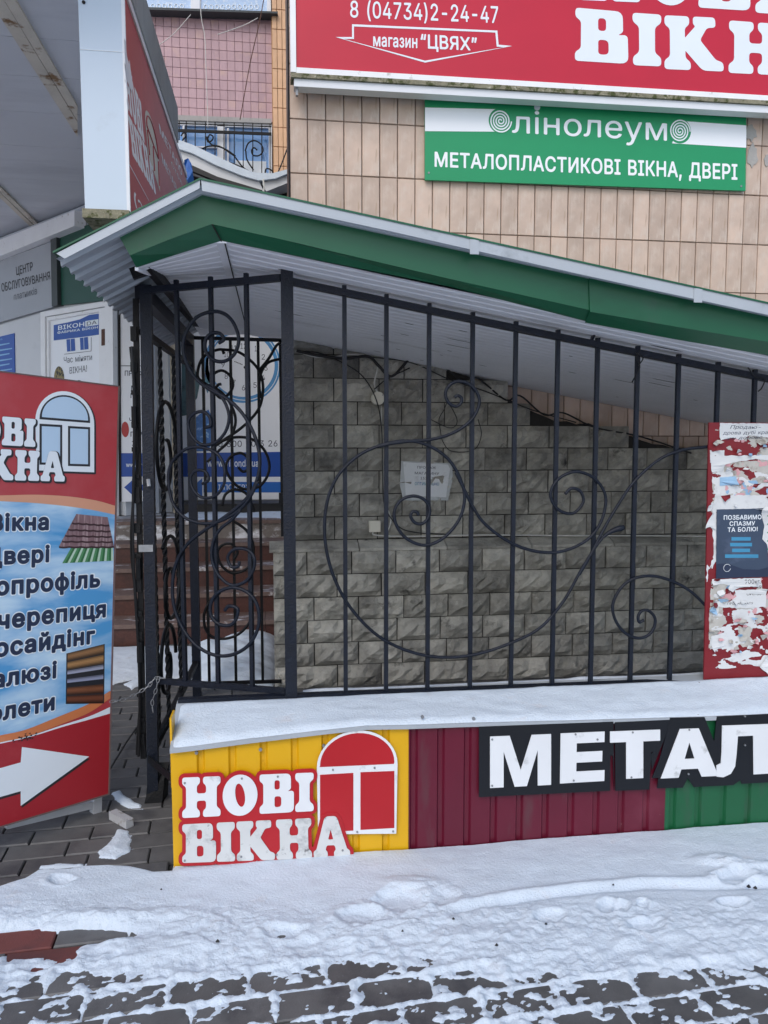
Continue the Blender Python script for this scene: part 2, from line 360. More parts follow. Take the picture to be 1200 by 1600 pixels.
tilem = M('facade_tile', C('#c6b0a0'), 0.5, 0.12, 9, 0.3, 50, [(C('#d6c9bd'), 14, .50, .22, (1, 1, .35)), (C('#b39a84'), 7, .60, .16, (1.5, 1, .8)), (C('#8f7462'), 25, .70, .08), (C('#a88d76'), 3.0, .66, .10, (6, 1, .7))], inst=0.13, dist=0.004)
groutm = M('tile_grout', C('#7d6e66'), 0.95, 0.15, 20, 0.4, 60)
pinkm = M('pink_tile', C('#b99aa0'), 0.55, 0.06, 10, 0.2, 60, [(C('#c6a69f'), 3, .55, .15), (C('#a58a97'), 12, .60, .2, (3, 1, .4))], inst=0.06, stretch=(1, 1, 1), dist=0.003)
pinkg = M('pink_grout', C('#a98c93'), 0.9, 0.1, 20)
orgm = M('apricot_tile', C('#dcb28c'), 0.55, 0.07, 10, 0.2, 60, [(C('#c99a72'), 8, .60, .2, (4, 1, .3))], inst=0.06, dist=0.003)
stonem = M('rockface_stone', C('#adaba2'), 0.92, 0.28, 9, 1.0, 34, [(C('#7e7d77'), 3.2, .50, .22), (C('#bdbbb2'), 22, .60, .12), (C('#4c4c4a'), 1.3, .52, .2), (C('#383837'), 5, .62, .1)], inst=0.24, dist=0.018)
stonej = M('stone_mortar', C('#2a2927'), 0.95, 0.3, 20, 0.6, 60)
granite = M('red_granite', C('#4c2d27'), 0.45, 0.25, 60, 0.15, 120, [(C('#3c2522'), 10, .5, .2), (C('#7d6d66'), 90, .66, .05)])
graniteT = M('granite_tread', C('#6c5a54'), 0.55, 0.2, 30, 0.15, 100, [((0.7, 0.72, 0.76, 1), 5, .57, .08, (1, 3, 1))])
landm = M('landing_stone', C('#77706b'), 0.8, 0.15, 20, 0.3, 80, [((0.78, 0.8, 0.84, 1), 3.5, .48, .1, (.6, 2, 1))])
cladm = M('cladding_grey', C('#a3a8b0'), 0.45, 0.03, 2, 0.04, 8, [(C('#9599a0'), 2.2, .55, .3)])
cladl = M('cladding_light', C('#d0d4d8'), 0.6, 0.04, 2, 0.05, 10, [(C('#bfc3c6'), 3, .55, .25)])
soffm = M('soffit_grey', C('#d6d8dd'), 0.75, 0.04, 1.5, 0.15, 10, [(C('#b4b6bc'), 1.2, .50, .3, (.25, 1, 1)), (C('#6f5a48'), 9, .80, .03)])
beamm = M('soffit_batten', C('#d8cfc0'), 0.8, 0.1, 6, 0.4, 40, [(C('#8a6a48'), 4.5, .56, .06), (C('#d2cdc4'), 12, .6, .08)])
dkgreen = M('panel_dark_green', C('#0f4a3c'), 0.45, 0.1, 2)
lightbox = M('lightbox_white', C('#c3d2e0'), 0.35, 0.02, 2, 0.02, 5, [(C('#b3bfc9'), 3, .62, .2)])
lightbox2 = M('frame_white', C('#eef0f2'), 0.5, 0.04, 6, 0.1, 30, [(C('#a9a69c'), 14, .62, .12)])
redvinyl = M('vinyl_red', C('#c01f36'), 0.32, 0.04, 3, 0.02, 5)
redworn = M('vinyl_red_worn', C('#b0303b'), 0.4, 0.06, 3, 0.05, 10, [(C('#c5474f'), 2.5, .52, .25)])
redboard = M('aboard_red', C('#b0393f'), 0.4, 0.05, 2.5, 0.04, 8, [(C('#b8585c'), 2.0, .45, .3), (C('#e3d2cf'), 26, .78, .02)])
redboard2 = M('aboard_deep_red', C('#a3202b'), 0.4, 0.06, 3, 0.04, 8, [(C('#b84a4e'), 1.5, .56, .25), (C('#3a2a2c'), 24, .80, .02)])
whitep = M('print_white', C('#e4ecf2'), 0.4, 0.02, 3)
whites = M('sticker_white', C('#e0e4e8'), 0.4, 0.05, 4, 0.1, 20, [(C('#a9acae'), 9, .60, .12), (C('#b98f8c'), 30, .76, .04)])
whited = M('sticker_white_grimy', C('#cfd2d2'), 0.5, 0.08, 6, 0.15, 30, [(C('#8e9192'), 7, .52, .14), (C('#77787a'), 26, .62, .08)])
redst = M('sticker_red', C('#b01b24'), 0.35, 0.06, 4, 0.05, 20)
navy = M('sticker_navy', C('#040812'), 0.5, 0.15, 5, 0.05, 20, [(C('#2b3648'), 20, .72, .08)])
navyp = M('print_navy', C('#1d2b47'), 0.45, 0.04, 3)
inkb = M('print_black', C('#26262b'), 0.5, 0.04, 3)
inkg = M('print_grey', C('#5c6069'), 0.5, 0.04, 3)
bluep = M('print_blue', C('#0f4ca6'), 0.4, 0.04, 3)
blue2 = M('print_blue_mid', C('#1f6cc4'), 0.4, 0.05, 3)
lblue = M('print_light_blue', C('#7fb2dc'), 0.4, 0.05, 6)
tealp = M('print_teal', C('#3b7f94'), 0.4, 0.5, 14, 0, 60, [(C('#1d4e9c'), 12, .5, .1), (C('#9fd0e0'), 22, .6, .05)])
lingreen = M('board_green', C('#1f9560'), 0.35, 0.04, 3, 0.02, 10)
posterw = M('poster_white', C('#f2f6fb'), 0.5, 0.02, 2, 0.05, 10)
paperm = M('paper', C('#d4d8da'), 0.7, 0.06, 8, 0.5, 30, [(C('#b3b6b8'), 7, .55, .15)], dist=0.004)
paperg = M('paper_grimy', C('#b9b8b2'), 0.75, 0.15, 12, 0.6, 40, [(C('#8d8880'), 16, .52, .12), (C('#c9a9a9'), 24, .62, .05)], dist=0.004)
paperb = M('paper_blue', C('#8fb4d2'), 0.7, 0.1, 10, 0.4, 30)
paperp = M('paper_pink', C('#cf9fa4'), 0.7, 0.1, 10, 0.4, 30)
plasticm = M('film_pouch', C('#b7bcbd'), 0.15, 0.1, 10, 0.8, 22, dist=0.02)
blackc = M('cable_black', C('#121214'), 0.5, 0.1, 20)
whitec = M('cable_white', C('#c9c9c4'), 0.5, 0.1, 20)
ivory = M('plastic_ivory', C('#d8d5c6'), 0.45, 0.04, 8)
rust = M('rust', C('#5d4236'), 0.85, 0.3, 40, 0.4, 90)
glassm = M('window_glass', C('#79a6dc'), 0.12, 0.18, 1.2, 0.0, 60, [(C('#8fb4dc'), 1.6, .5, .2), (C('#33507c'), 2.5, .58, .1, (1, 1, .4))], spec=0.7)
curtain = M('lace_curtain', C('#b4cdea'), 0.6, 0.10, 8, 0.3, 60, [(C('#d3e0ee'), 26, .56, .05)])
darkm = M('dark_gap', C('#1d1b1b'), 0.9, 0.2, 10)
pvc = M('pvc_white', C('#dfe3e8'), 0.4, 0.02, 3)
creamp = M('cream_column', C('#bdb5a4'), 0.7, 0.06, 6, 0.2, 30, [(C('#8f887a'), 8, .62, .12)])
poleg = M('column_white', C('#c6cad0'), 0.5, 0.05, 6)

# ------------------------------------------------------------------ ground and pavers
PROT = math.radians(3.2)                     # the paving runs a little off the facade
def p2w(a, b): return (a*math.cos(PROT)-b*math.sin(PROT), a*math.sin(PROT)+b*math.cos(PROT))
def w2p(x, y): return (x*math.cos(PROT)+y*math.sin(PROT), -x*math.sin(PROT)+y*math.cos(PROT))
PW, PD, GAP = 0.225, 0.112, 0.006
ground = MB(); ground.box((-60, -40, -0.5), (60, 90, -0.022)); ground = ground.ob('ground', jointm, kind='structure')
def paver_mesh(nm, mat, seed, W=PW, D=PD):
    r = random.Random(seed); hw, hd = (W-GAP)/2, (D-GAP)/2; c = 0.004; t = [r.uniform(-.0015, .0015) for _ in range(4)]
    V = [(-hw, -hd, -.02), (hw, -hd, -.02), (hw, hd, -.02), (-hw, hd, -.02), (-hw, -hd, -c), (hw, -hd, -c), (hw, hd, -c), (-hw, hd, -c),
         (-hw+c, -hd+c, t[0]), (hw-c, -hd+c, t[1]), (hw-c, hd-c, t[2]), (-hw+c, hd-c, t[3])]
    F = [(8, 9, 10, 11)] + [(i, (i+1) % 4, (i+1) % 4+4, i+4) for i in range(4)] + [(i+4, (i+1) % 4+4, (i+1) % 4+8, i+8) for i in range(4)]
    me = bpy.data.meshes.new(nm); me.from_pydata(V, [], F); me.materials.append(mat); return me
pm = [paver_mesh('paver', paverm, k) for k in range(4)]; pr = [paver_mesh('paver', paverred, 9)]
cells = []; far = MB()
for j in range(6, 62):
    for i in range(-24, 22):
        a = (i+(0.5 if j % 2 else 0.0)+0.13*math.sin(j*1.7))*PW; b = j*PD; x, y = p2w(a, b)
        if y > 6.05 or y > 2.78 and x > -0.36 and y < 3.0: continue
        px, py, zc = proj(Vector((x, y, 0)))
        if zc < 0.5: continue
        vis = -40 < px < 1240 and py < 1660 and (py > 1440 or (px < 275 and py > 1000) or (275 <= px < 430 and py > 990 and py < 1100))
        red = (px < 130 and 1445 < py < 1515)
        cells.append((0 if vis else 1, zc, x, y, red))
cells.sort(key=lambda c: (c[0], c[1])); npv = 0
for v, zc, x, y, red in cells:
    if v == 0 and npv < 290:
        o = ob('paver', random.choice(pr if red else pm), ground); o.location = (x, y, random.uniform(-.0015, .0015)); o.rotation_euler = (0, 0, PROT+random.uniform(-.006, .006)); npv += 1
    else:
        hw, hd = (PW-GAP)/2, (PD-GAP)/2; ca, sa = math.cos(PROT), math.sin(PROT)
        P = [(x+a*ca-b*sa, y+a*sa+b*ca) for a, b in ((-hw, -hd), (hw, -hd), (hw, hd), (-hw, hd))]
        far.add([(a, b, -.02) for a, b in P]+[(a, b, 0) for a, b in P], [(4, 5, 6, 7)]+[(i, (i+1) % 4, (i+1) % 4+4, i+4) for i in range(4)])
far.ob('paver', paverm, ground, kind='stuff')

# ------------------------------------------------------------------ snow on the ground: a relief the pavers poke through
def snow_front():
    xs = np.arange(-1.75, 2.55, 0.006); y = [1.60]
    while y[-1] < 2.80: y.append(y[-1]+0.0055)
    X, Y = np.meshgrid(xs, np.array(y))
    cp, sp_ = math.cos(PITCH), math.sin(PITCH)
    fx, fy = _f.x, _f.y; zc = X*fx+Y*fy+(-EYE)*_f.z; cx = X*_r.x+Y*_r.y; cu = X*_u.x+Y*_u.y-EYE*_u.z
    PX = 600+1200*cx/zc; PY = 800-1200*cu/zc
    n1 = noise2(X*3.2, Y*5.0, 1, 4); n2 = noise2(X*14, Y*22, 5, 4); n3 = noise2(X*45, Y*60, 9, 3); nb = noise2(X*1.6, Y*2.2, 21, 2)
    # paver joints hold more snow
    A = X*math.cos(PROT)+Y*math.sin(PROT); B = -X*math.sin(PROT)+Y*math.cos(PROT); J = np.round(B/PD)
    i_ = A/PW-np.where(J % 2 == 1, 0.5, 0.0)-0.13*np.sin(J*1.7); da = np.abs(i_-np.round(i_)); db = np.abs(B/PD-J)
    joint = np.maximum(np.clip((da-0.42)/0.06, 0, 1), np.clip((db-0.38)/0.09, 0, 1))
    # thick bank by the wall, thin trodden crust towards the street
    edge = 1452 + 22*np.sin(PX/150.0+0.6) + 60*(nb-0.5) - np.clip((PX-900)/300, 0, 1)*10
    near = np.clip((PY-edge)/75.0, 0, 1)
    lump = np.clip((PY-1405)/40, 0, 1); thick = 0.011+0.017*n1+0.005*n2+lump*(.014*(n2-.5)+.010*(noise2(X*26, Y*34, 61, 3)-.5)+.010*(noise2(X*70, Y*85, 71, 2)-.5)*(noise2(X*5, Y*8, 81, 2) > .48))
    n4 = noise2(X*24, Y*34, 41, 4); crust = -0.0030 + 0.015*(n1-0.46) + 0.021*(n2-0.45) + 0.022*(n4-.48) + 0.020*(n3-0.48) + 0.0085*joint
    crust += -0.0034*np.clip((PY-1490)/50, 0, 1) + 0.006*np.clip((1520-PY)/60, 0, 1) + 0.004*np.clip((PX-650)/500, -1, 1)*0
    H = thick*(1-near)+crust*near
    drift = np.clip((1400-PY)/70.0, 0, 1); H -= 0.006*drift*n1
    # bare strip at lower left with the red pavers
    patch = np.exp(-((PX-30)/85.0)**2-((PY-1474)/19.0)**2)+0.8*np.exp(-((PX-150)/60.0)**2-((PY-1462)/9.0)**2); H -= 0.05*np.clip(patch*1.6, 0, 1)
    for (cx_, cy_, rx, ry, dp) in [(628, 1415, 38, 15, .020), (560, 1438, 34, 12, .016), (690, 1412, 26, 12, .014), (95, 1383, 18, 7, .016), (952, 1425, 16, 9, .018), (972, 1427, 12, 8, .016), (1003, 1420, 10, 6, .014),
            (1150, 1378, 30, 9, .030), (1145, 1420, 22, 6, .022), (440, 1462, 30, 8, .014), (860, 1440, 22, 8, .012), (1010, 1455, 28, 9, .014), (1165, 1360, 40, 6, -.02), (640, 1388, 46, 8, -.012), (160, 1438, 60, 8, -.012), (275, 1436, 60, 8, -.012), (610, 1455, 60, 10, -.008), (1120, 1352, 34, 8, -.018)]:
        e = (((PX-cx_)/rx)**2+((PY-cy_)/ry)**2)*(0.45+1.1*n2)*(0.6+0.8*n3); H = H - np.minimum(dp*.85*np.exp(-e*e*.9)*(.6+.8*n3), np.maximum(H*.8, 0) if dp > 0 else 9) + (0.35*dp*np.exp(-((np.sqrt(e)-1.3)/.3)**2)*(.3+1.2*n2) if dp > 0 else 0)
    # long shallow wheel line on the right
    ly = 1436-44*np.clip((PX-705)/300, 0, 1)**0.7; on = 1/(1+np.exp(-(PX-710)/6)); H -= 0.014*np.exp(-((PY-ly)/5.0)**2)*on; H += 0.010*np.exp(-((PY-ly+9)/5.0)**2)*on
    # back edge: in front of the low wall, and the wavy edge left of it
    eb = np.interp(PX, [-300, 0, 40, 62, 110, 152, 200, 240, 272], [1400, 1388, 1374, 1360, 1358, 1350, 1354, 1364, 1362])
    left = PX < 272
    H = np.where(left, H*np.clip((PY-eb+2)/9.0, 0, 1)-0.02*np.clip((eb-PY)/6, 0, 1), H)
    H = np.where(H < -0.006, -0.006+0*H, H)
    c = (H[:-1, :-1]+H[1:, 1:]+H[1:, :-1]+H[:-1, 1:])/4; keep = c > -0.0055
    keep &= ~((Y[:-1, :-1] > 2.752) & (X[:-1, :-1] > -0.39))
    return gridmesh('snow_cover', X, Y, H, snowm, keep=keep, kind='stuff')
snow_front()['label'] = 'trodden snow over the paving in front of the low wall'
def snow_patch(name, polypx, h, seed, step=0.012, label=None, base=0.0, mat=None):
    """a heap of snow with an irregular edge on the plane z=base"""
    P = [hz(a, b, base) for a, b in polypx]; xs0 = [p.x for p in P]; ys0 = [p.y for p in P]
    xs = np.arange(min(xs0)-.05, max(xs0)+.05, step); ys = np.arange(min(ys0)-.05, max(ys0)+.05, step); X, Y = np.meshgrid(xs, ys)
    D = np.full(X.shape, 1e9); IN = np.zeros(X.shape, bool)
    for i in range(len(P)):
        ax, ay, bx, by = P[i-1].x, P[i-1].y, P[i].x, P[i].y; ex, ey = bx-ax, by-ay; t = np.clip(((X-ax)*ex+(Y-ay)*ey)/(ex*ex+ey*ey+1e-12), 0, 1)
        D = np.minimum(D, np.hypot(X-ax-t*ex, Y-ay-t*ey)); IN ^= ((ay > Y) != (by > Y)) & (X < (bx-ax)*(Y-ay)/(by-ay+1e-12)+ax)
    sd_ = np.where(IN, D, -D)+0.03*(noise2(X*12, Y*12, seed, 3)-0.5)
    w_ = 0.05; H = h*np.sqrt(np.clip(sd_/w_/2.5, 0, 1))*(0.6+0.6*noise2(X*7, Y*9, seed+3, 4))+0.006*noise2(X*30, Y*30, seed+7, 2)*(sd_ > 0)
    keep = ((sd_[:-1, :-1] > -0.01))
    o = gridmesh(name, X, Y, H+base-0.004*(sd_ < 0), mat or snowm, keep=keep, kind='stuff')
    if label: o['label'] = label
    return o
snow_patch('snow_clump', [(182, 1296), (203, 1300), (200, 1318), (206, 1332), (180, 1345), (158, 1340), (155, 1332), (172, 1318)], .024, 3, .004, 'small clump of snow on the bare pavers')
snow_patch('snow_clump', [(172, 1240), (186, 1237), (196, 1248), (224, 1258), (222, 1264), (205, 1263), (190, 1256)], .02, 5, .005, 'thin trail of snow by the foot of the dark gate post')
snow_patch('snow_clump', [(62, 1354), (95, 1351), (130, 1351), (130, 1355), (95, 1357), (62, 1358)], .012, 6, .005, 'thin flat sliver of snow on the pavers at left')
snow_patch('snow_drift', [(120, 1014), (232, 1010), (300, 1010), (300, 1052), (262, 1064), (228, 1068), (205, 1078), (192, 1070), (215, 1060), (165, 1072), (120, 1078)], .02, 8, .012, 'thin trodden snow at the foot of the granite steps', mat=snowdirty)
snow_patch('snow_drift', [(300, 1012), (340, 1008), (400, 985), (432, 985), (432, 1050), (425, 1074), (380, 1078), (330, 1074), (300, 1064)], .09, 9, .012, 'heap of snow behind the fence beside the stone wall')
for a, b, s in [(205, 1289, 0)]: pass

fieldm = M('snow_field', (0.70, 0.74, 0.80, 1), 0.8, 0.15, 1.2, 0.6, 20, [((0.30, 0.30, 0.31, 1), 2.2, .63, .08)], dist=0.02)
mb = MB(); mb.box((-60, -40, -.03), (60, 1.595, -.008)); mb.box((2.56, 1.6, -.03), (60, 2.70, -.008)); mb.box((-60, 1.6, -.03), (-4.4, 30, -.008)); mb.ob('snow_field', fieldm, None, kind='structure')
# ------------------------------------------------------------------ low wall of ribbed sheets with its sloping ledge
YW = 2.764
lw = thing('low_wall', 'low stair wall clad in yellow, burgundy and green ribbed sheets under a snowy ledge', 'wall', loc=(0.8, YW, 0))
def W_(o):  # world coordinates for children of a moved empty
    return o
def ribbed(x0, x1, z0, z1t, y, mat, name, parent, pitch=0.113, groove=0.016, depth=0.011, flip=False, phase=0.0, loc=Vector((0.8, YW, 0))):
    """vertical trapezoid-profile sheet; z1t(x) gives its top edge"""
    xs = [(x0, 0)]; k = math.floor((x0-phase)/pitch)
    while True:
        c = phase+k*pitch; k += 1
        if c > x1: break
        for dx, dd in ((-groove/2-.007, 0), (-groove/2, depth), (groove/2, depth), (groove/2+.007, 0)):
            if x0+.001 < c+dx < x1-.001: xs.append((c+dx, dd))
    xs.append((x1, xs[-1][1])); V = []; F = []
    for i, (x, d) in enumerate(xs):
        zt = z1t(x)
        V += [(x, y+d, z0), (x, y+d, zt), (x, y+d+.0015, z0), (x, y+d+.0015, zt)]
        if i: a = 4*(i-1); b = 4*i; F += [(a, b, b+1, a+1), (a+2, a+3, b+3, b+2), (a, a+2, b+2, b), (a+1, b+1, b+3, a+3)]
    V = [(a-loc.x, b-loc.y, c-loc.z) for a, b, c in V]
    return mk(name, V, F, mat, parent)
ledge_px = [(265, 1172), (300, 1168), (400, 1155), (500, 1143), (573, 1135), (637, 1134), (720, 1131), (800, 1129), (900, 1127), (1000, 1124), (1100, 1121), (1200, 1118), (1290, 1115), (1700, 1101), (2000, 1091)]
YL = YW-0.022
lf = [hy(a, b, YL) for a, b in ledge_px]; lx = [p.x for p in lf]; lz = [p.z for p in lf]
ztop = lambda x: float(np.interp(x, lx, lz))+0.001
X1, X2, X3 = hy(638, 1300, YW).x, hy(1037, 1300, YW).x, 4.6
XL = hy(270, 1300, YW).x
ribbed(XL, X1, -.02, ztop, YW, yel, 'ribbed_sheet', lw, phase=XL+.105)['label'] = 'yellow ribbed sheet'
ribbed(X1+.001, X2, -.02, ztop, YW-.003, bur, 'ribbed_sheet', lw, phase=X1+.02, pitch=.104)['label'] = 'burgundy ribbed sheet'
ribbed(X2+.001, X3, -.02, ztop, YW, grn, 'ribbed_sheet', lw, phase=X2+.035, pitch=.108)['label'] = 'green ribbed sheet'
o = lambda v: Vector(v)-Vector((0.8, YW, 0))
mb = MB(); mb.box(tuple(o((XL+.004, YW+.022, 0))), tuple(o((4.6, 3.10, .40)))); mb.ob('wall_core', conc, lw)
mb = MB(); a = o((XL-.006, YW+.03, .30)); b = o((XL+.001, YW+.12, .56)); mb.box(tuple(a), tuple(b)); mb.ob('end_flashing', yel, lw)
# ledge: flashing sheet ruled from the fence foot down to the front edge
YF = 3.05
lbx0 = hy(275, 1100, YF-.035).x; zb = 0.535
n = len(lf); V = []; 
for i, p in enumerate(lf):
    t = i/(n-1); x_ = p.x; bx = lbx0 if i == 0 else max(lbx0, x_*1.0)
    V += [(bx, YF+.05, zb+.002), (bx, YF-.03, zb), (x_, YL, p.z), (x_, YL+.002, p.z-.014), (x_, YL+.004, p.z-.013)]
F = []
for i in range(n-1):
    a = 5*i; b = a+5
    for k in range(4): F.append((a+k, a+k+1, b+k+1, b+k))
mk('ledge_flashing', [tuple(o(v)) for v in V], F, zinc, lw)
# snow lying on the ledge
nx_, ny_ = 260, 26; U, T = np.meshgrid(np.linspace(0, 1, nx_), np.linspace(0, 1, ny_))
xf = lx[0]+.004+(2.45-lx[0])*U; zf = np.interp(xf, lx, lz); xb = np.maximum(xf, lbx0+.006)
Xs = xf*(1-T)+xb*T; Ys_ = (YL+.004)*(1-T)+(YF-.035)*T; Zs = zf*(1-T)+zb*T
hh = 0.009+0.010*noise2(Xs*9, Ys_*20, 31, 4)-0.004*np.clip((Xs-0.2)/1.2, 0, 1)*noise2(Xs*2.3, Ys_*9, 3, 3)
hh *= np.clip(T/.10, 0, 1)*np.clip((1-T)/.05, 0, 1)**.5*np.clip(U/.01, 0, 1); hh = np.where(hh < .0008, -.004, hh)
gridmesh('snow_on_ledge', Xs, Ys_, Zs+hh, snowm, kind='stuff')['label'] = 'thin snow lying on the sloping ledge'
mb = MB()
for px_, py_ in [(302, 1112), (570, 1087), (725, 1078), (850, 1074), (975, 1069), (1092, 1066)]:
    p = hy(px_, py_, YF-.06); q = o((p.x, YF-.06, zb-.008)); mb.tube([q-Vector((0, 0, .004)), q+Vector((0, -.003, .012))], [.006, .0035], 8)
mb.ob('screw', steel, lw, kind='stuff')
mb = MB()
for px_, py_ in [(307, 1176), (407, 1171), (506, 1165), (309, 1342), (600, 1338), (660, 1120), (740, 1123), (1090, 1118)]:
    p = hy(px_, py_, YW-.004); q = o(p); mb.tube([q+Vector((0, .003, 0)), q+Vector((0, -.004, 0))], .0065, 8)
mb.ob('screw', steel, lw, kind='stuff')
# strip of snow behind the fence foot
xs = np.linspace(.1, 1.95, 200); ys = np.linspace(3.08, 3.19, 12); X, Y = np.meshgrid(xs, ys)
gridmesh('snow_strip', X, Y, 0.515+.024*noise2(X*6, Y*8, 77, 3)*np.sin((Y-3.08)/.11*math.pi), snowdirty, kind='stuff')['label'] = 'strip of snow behind the foot of the fence'

# ------------------------------------------------------------------ signs on the low wall
fp = front(YW-.016, XL, 0.0)
def quad(pl, pts): return [pl.uv(*p) for p in pts]
nv = thing('wall_sign', 'white rounded letters on a red cut-out plate screwed to the yellow sheet', 'sign', fp)
top = word('НОВІ', quad(fp, [(285, 1214), (490, 1206), (490, 1266), (285, 1277)]), gap=.055)
bot = word('ВІКНА', quad(fp, [(285, 1287), (545, 1274), (547, 1338), (285, 1347)]), gap=.045)
allg = top+bot
lp = outer_only(sdf_loops(allg, 0.0135, 0.002))
shape('backplate', lp, redst, nv, z=0.0, thick=.0035)
lp = sdf_loops(allg, 0.0045, 0.002)
for g in allg[:]: pass
for i, g in enumerate(allg): shape('letter', g, whites if i < 4 else whited, nv, z=.0050+.0002*(i % 2), thick=.0016)
# arched window emblem
def arch(pl, L, R, T, B, top_y, n=20, off=0.0):
    """arched outline from pixel box: L/R at base line, T spring height, top_y crown"""
    (x0, y0), (x1, y1) = pl.uv(*B[0]), pl.uv(*B[1]); (xs0, s0), (xs1, s1) = pl.uv(*T[0]), pl.uv(*T[1]); cx, cy = pl.uv(*top_y)
    pts = [(x0, y0), (x1, y1)]; mx, my, rx = (xs0+xs1)/2, (s0+s1)/2, (xs1-xs0)/2; ry = cy-my
    for k in range(n+1):
        t = math.pi*k/n; sl_ = (s1-s0)/(xs1-xs0); pts.append((mx+rx*math.cos(t), my+sl_*rx*math.cos(t)+ry*math.sin(t)))
    return pts
em = thing('window_emblem', 'red and white arched window emblem screwed to the yellow sheet right of the letters', 'sign', front(YW-.013, XL+.3, 0.0))
ep = front(YW-.013, XL+.3, 0.0)
emp = shape('emblem_plate', [arch(ep, 0, 0, [(495, 1200), (621, 1193)], [(497, 1303), (619, 1302)], (556, 1141))], whites, em, thick=.003)
shape('fan_pane', [arch(ep, 0, 0, [(500, 1196), (616, 1190)], [(499, 1198), (615, 1193)], (557, 1145))], redst, emp, z=.0032, thick=.0006)
for q in ([(500, 1210), (552, 1207), (552, 1297), (500, 1300)], [(563, 1206), (616, 1204), (616, 1293), (563, 1296)]):
    shape('pane', [ep.l(q)], redst, emp, z=.0032, thick=.0006)
mb = MB()
for a_, b_ in [(289, 1222), (378, 1215), (434, 1212), (289, 1343), (377, 1337), (432, 1334), (535, 1327)]:
    x_, y_ = fp.uv(a_, b_); mb.tube([(x_, y_, .006), (x_, y_, .0095)], .0038, 8)
mb.ob('screw', steel, nv, kind='stuff')
mb = MB()
for a_, b_ in [(520, 1202), (585, 1199), (558, 1299), (614, 1298), (505, 1165)]:
    x_, y_ = ep.uv(a_, b_); mb.tube([(x_, y_, .003), (x_, y_, .0065)], .0038, 8)
mb.ob('screw', steel, em, kind='stuff')
mt = front(YW-.018, hy(748, 1200, YW).x, 0.0)
ms = thing('wall_sign', 'big white block letters on a dark navy plate across the burgundy and green sheets', 'sign', mt)
shape('backplate', [mt.l([(748, 1135), (958, 1127), (959, 1235), (957, 1180), (953, 1180), (953, 1235), (748, 1245)])], navy, ms, z=0, thick=.0035)
shape('backplate', [mt.l([(960, 1128), (1048, 1124), (1044, 1137), (1036, 1158), (1030, 1172), (1018, 1203), (1016, 1178), (1020, 1174), (1017, 1174), (1014, 1233), (961, 1235)])], navy, ms, z=.0004, thick=.0035)
shape('backplate', [mt.l([(1046, 1121), (1100, 1120), (1115, 1158), (1119, 1119), (1300, 1110), (1300, 1216), (1158, 1224), (1156, 1218), (1145, 1226), (1083, 1229), (1074, 1215), (1066, 1230), (1026, 1231), (1028, 1215), (1018, 1215), (1030, 1185), (1042, 1140)])], navy, ms, z=.0011, thick=.0035)
def block(pl, q, polys, mat, parent, z, thick=.003, name='letter'):
    Q = [pl.uv(*p) for p in q]; shape(name, [[bil(Q, a, b) for a, b in pol] for pol in polys], mat, parent, z=z, thick=thick)
LM = [[(0, 0), (.22, 0), (.22, .70), (.40, 0), (.60, 0), (.78, .70), (.78, 0), (1, 0), (1, 1), (.68, 1), (.50, .32), (.32, 1), (0, 1)]]
LE = [[(0, 0), (1, 0), (1, .22), (.36, .22), (.36, .40), (.94, .40), (.94, .61), (.36, .61), (.36, .79), (.98, .79), (.98, 1), (0, 1)]]
LT = [[(.32, 0), (.66, 0), (.66, .77), (1, .77), (1, 1), (0, 1), (0, .77), (.32, .77)]]
LA = [[(0, 0), (.31, 0), (.36, .17), (.66, .17), (.72, 0), (1.02, 0), (.69, 1), (.34, 1)], [(.42, .38), (.60, .38), (.51, .72)]]
LL = [[(0, 0), (.12, -.02), (.26, .04), (.34, .18), (.37, .42), (.40, .78), (.68, .78), (.68, 0), (1, 0), (1, 1), (.12, 1), (.10, .48), (.08, .26), (0, .22)]]
block(mt, [(765, 1150), (860, 1146), (860, 1225), (765, 1230)], LM, whites, ms, .0046)
block(mt, [(875, 1145), (945, 1142), (943, 1219), (874, 1223)], LE, whites, ms, .0046)
block(mt, [(952, 1142), (1030, 1139), (1030, 1213), (952, 1217)], LT, whites, ms, .0050)
block(mt, [(1032, 1139), (1116, 1136), (1119, 1211), (1031, 1215)], LA, whites, ms, .0058)
block(mt, [(1116, 1133), (1202, 1130), (1202, 1207), (1118, 1212)], LL, whites, ms, .0064)
block(mt, [(1214, 1130), (1300, 1126), (1300, 1203), (1214, 1207)], LL, whites, ms, .0064)
mb = MB()
for a_, b_ in [(768, 1154), (768, 1226), (898, 1146), (932, 1154), (895, 1218), (987, 1143), (985, 1213), (1074, 1208), (1075, 1139), (1162, 1118), (1162, 1163)]:
    x_, y_ = mt.uv(a_, b_); mb.tube([(x_, y_, .006), (x_, y_, .011)], .0038, 8)
mb.ob('screw', steel, ms, kind='stuff')
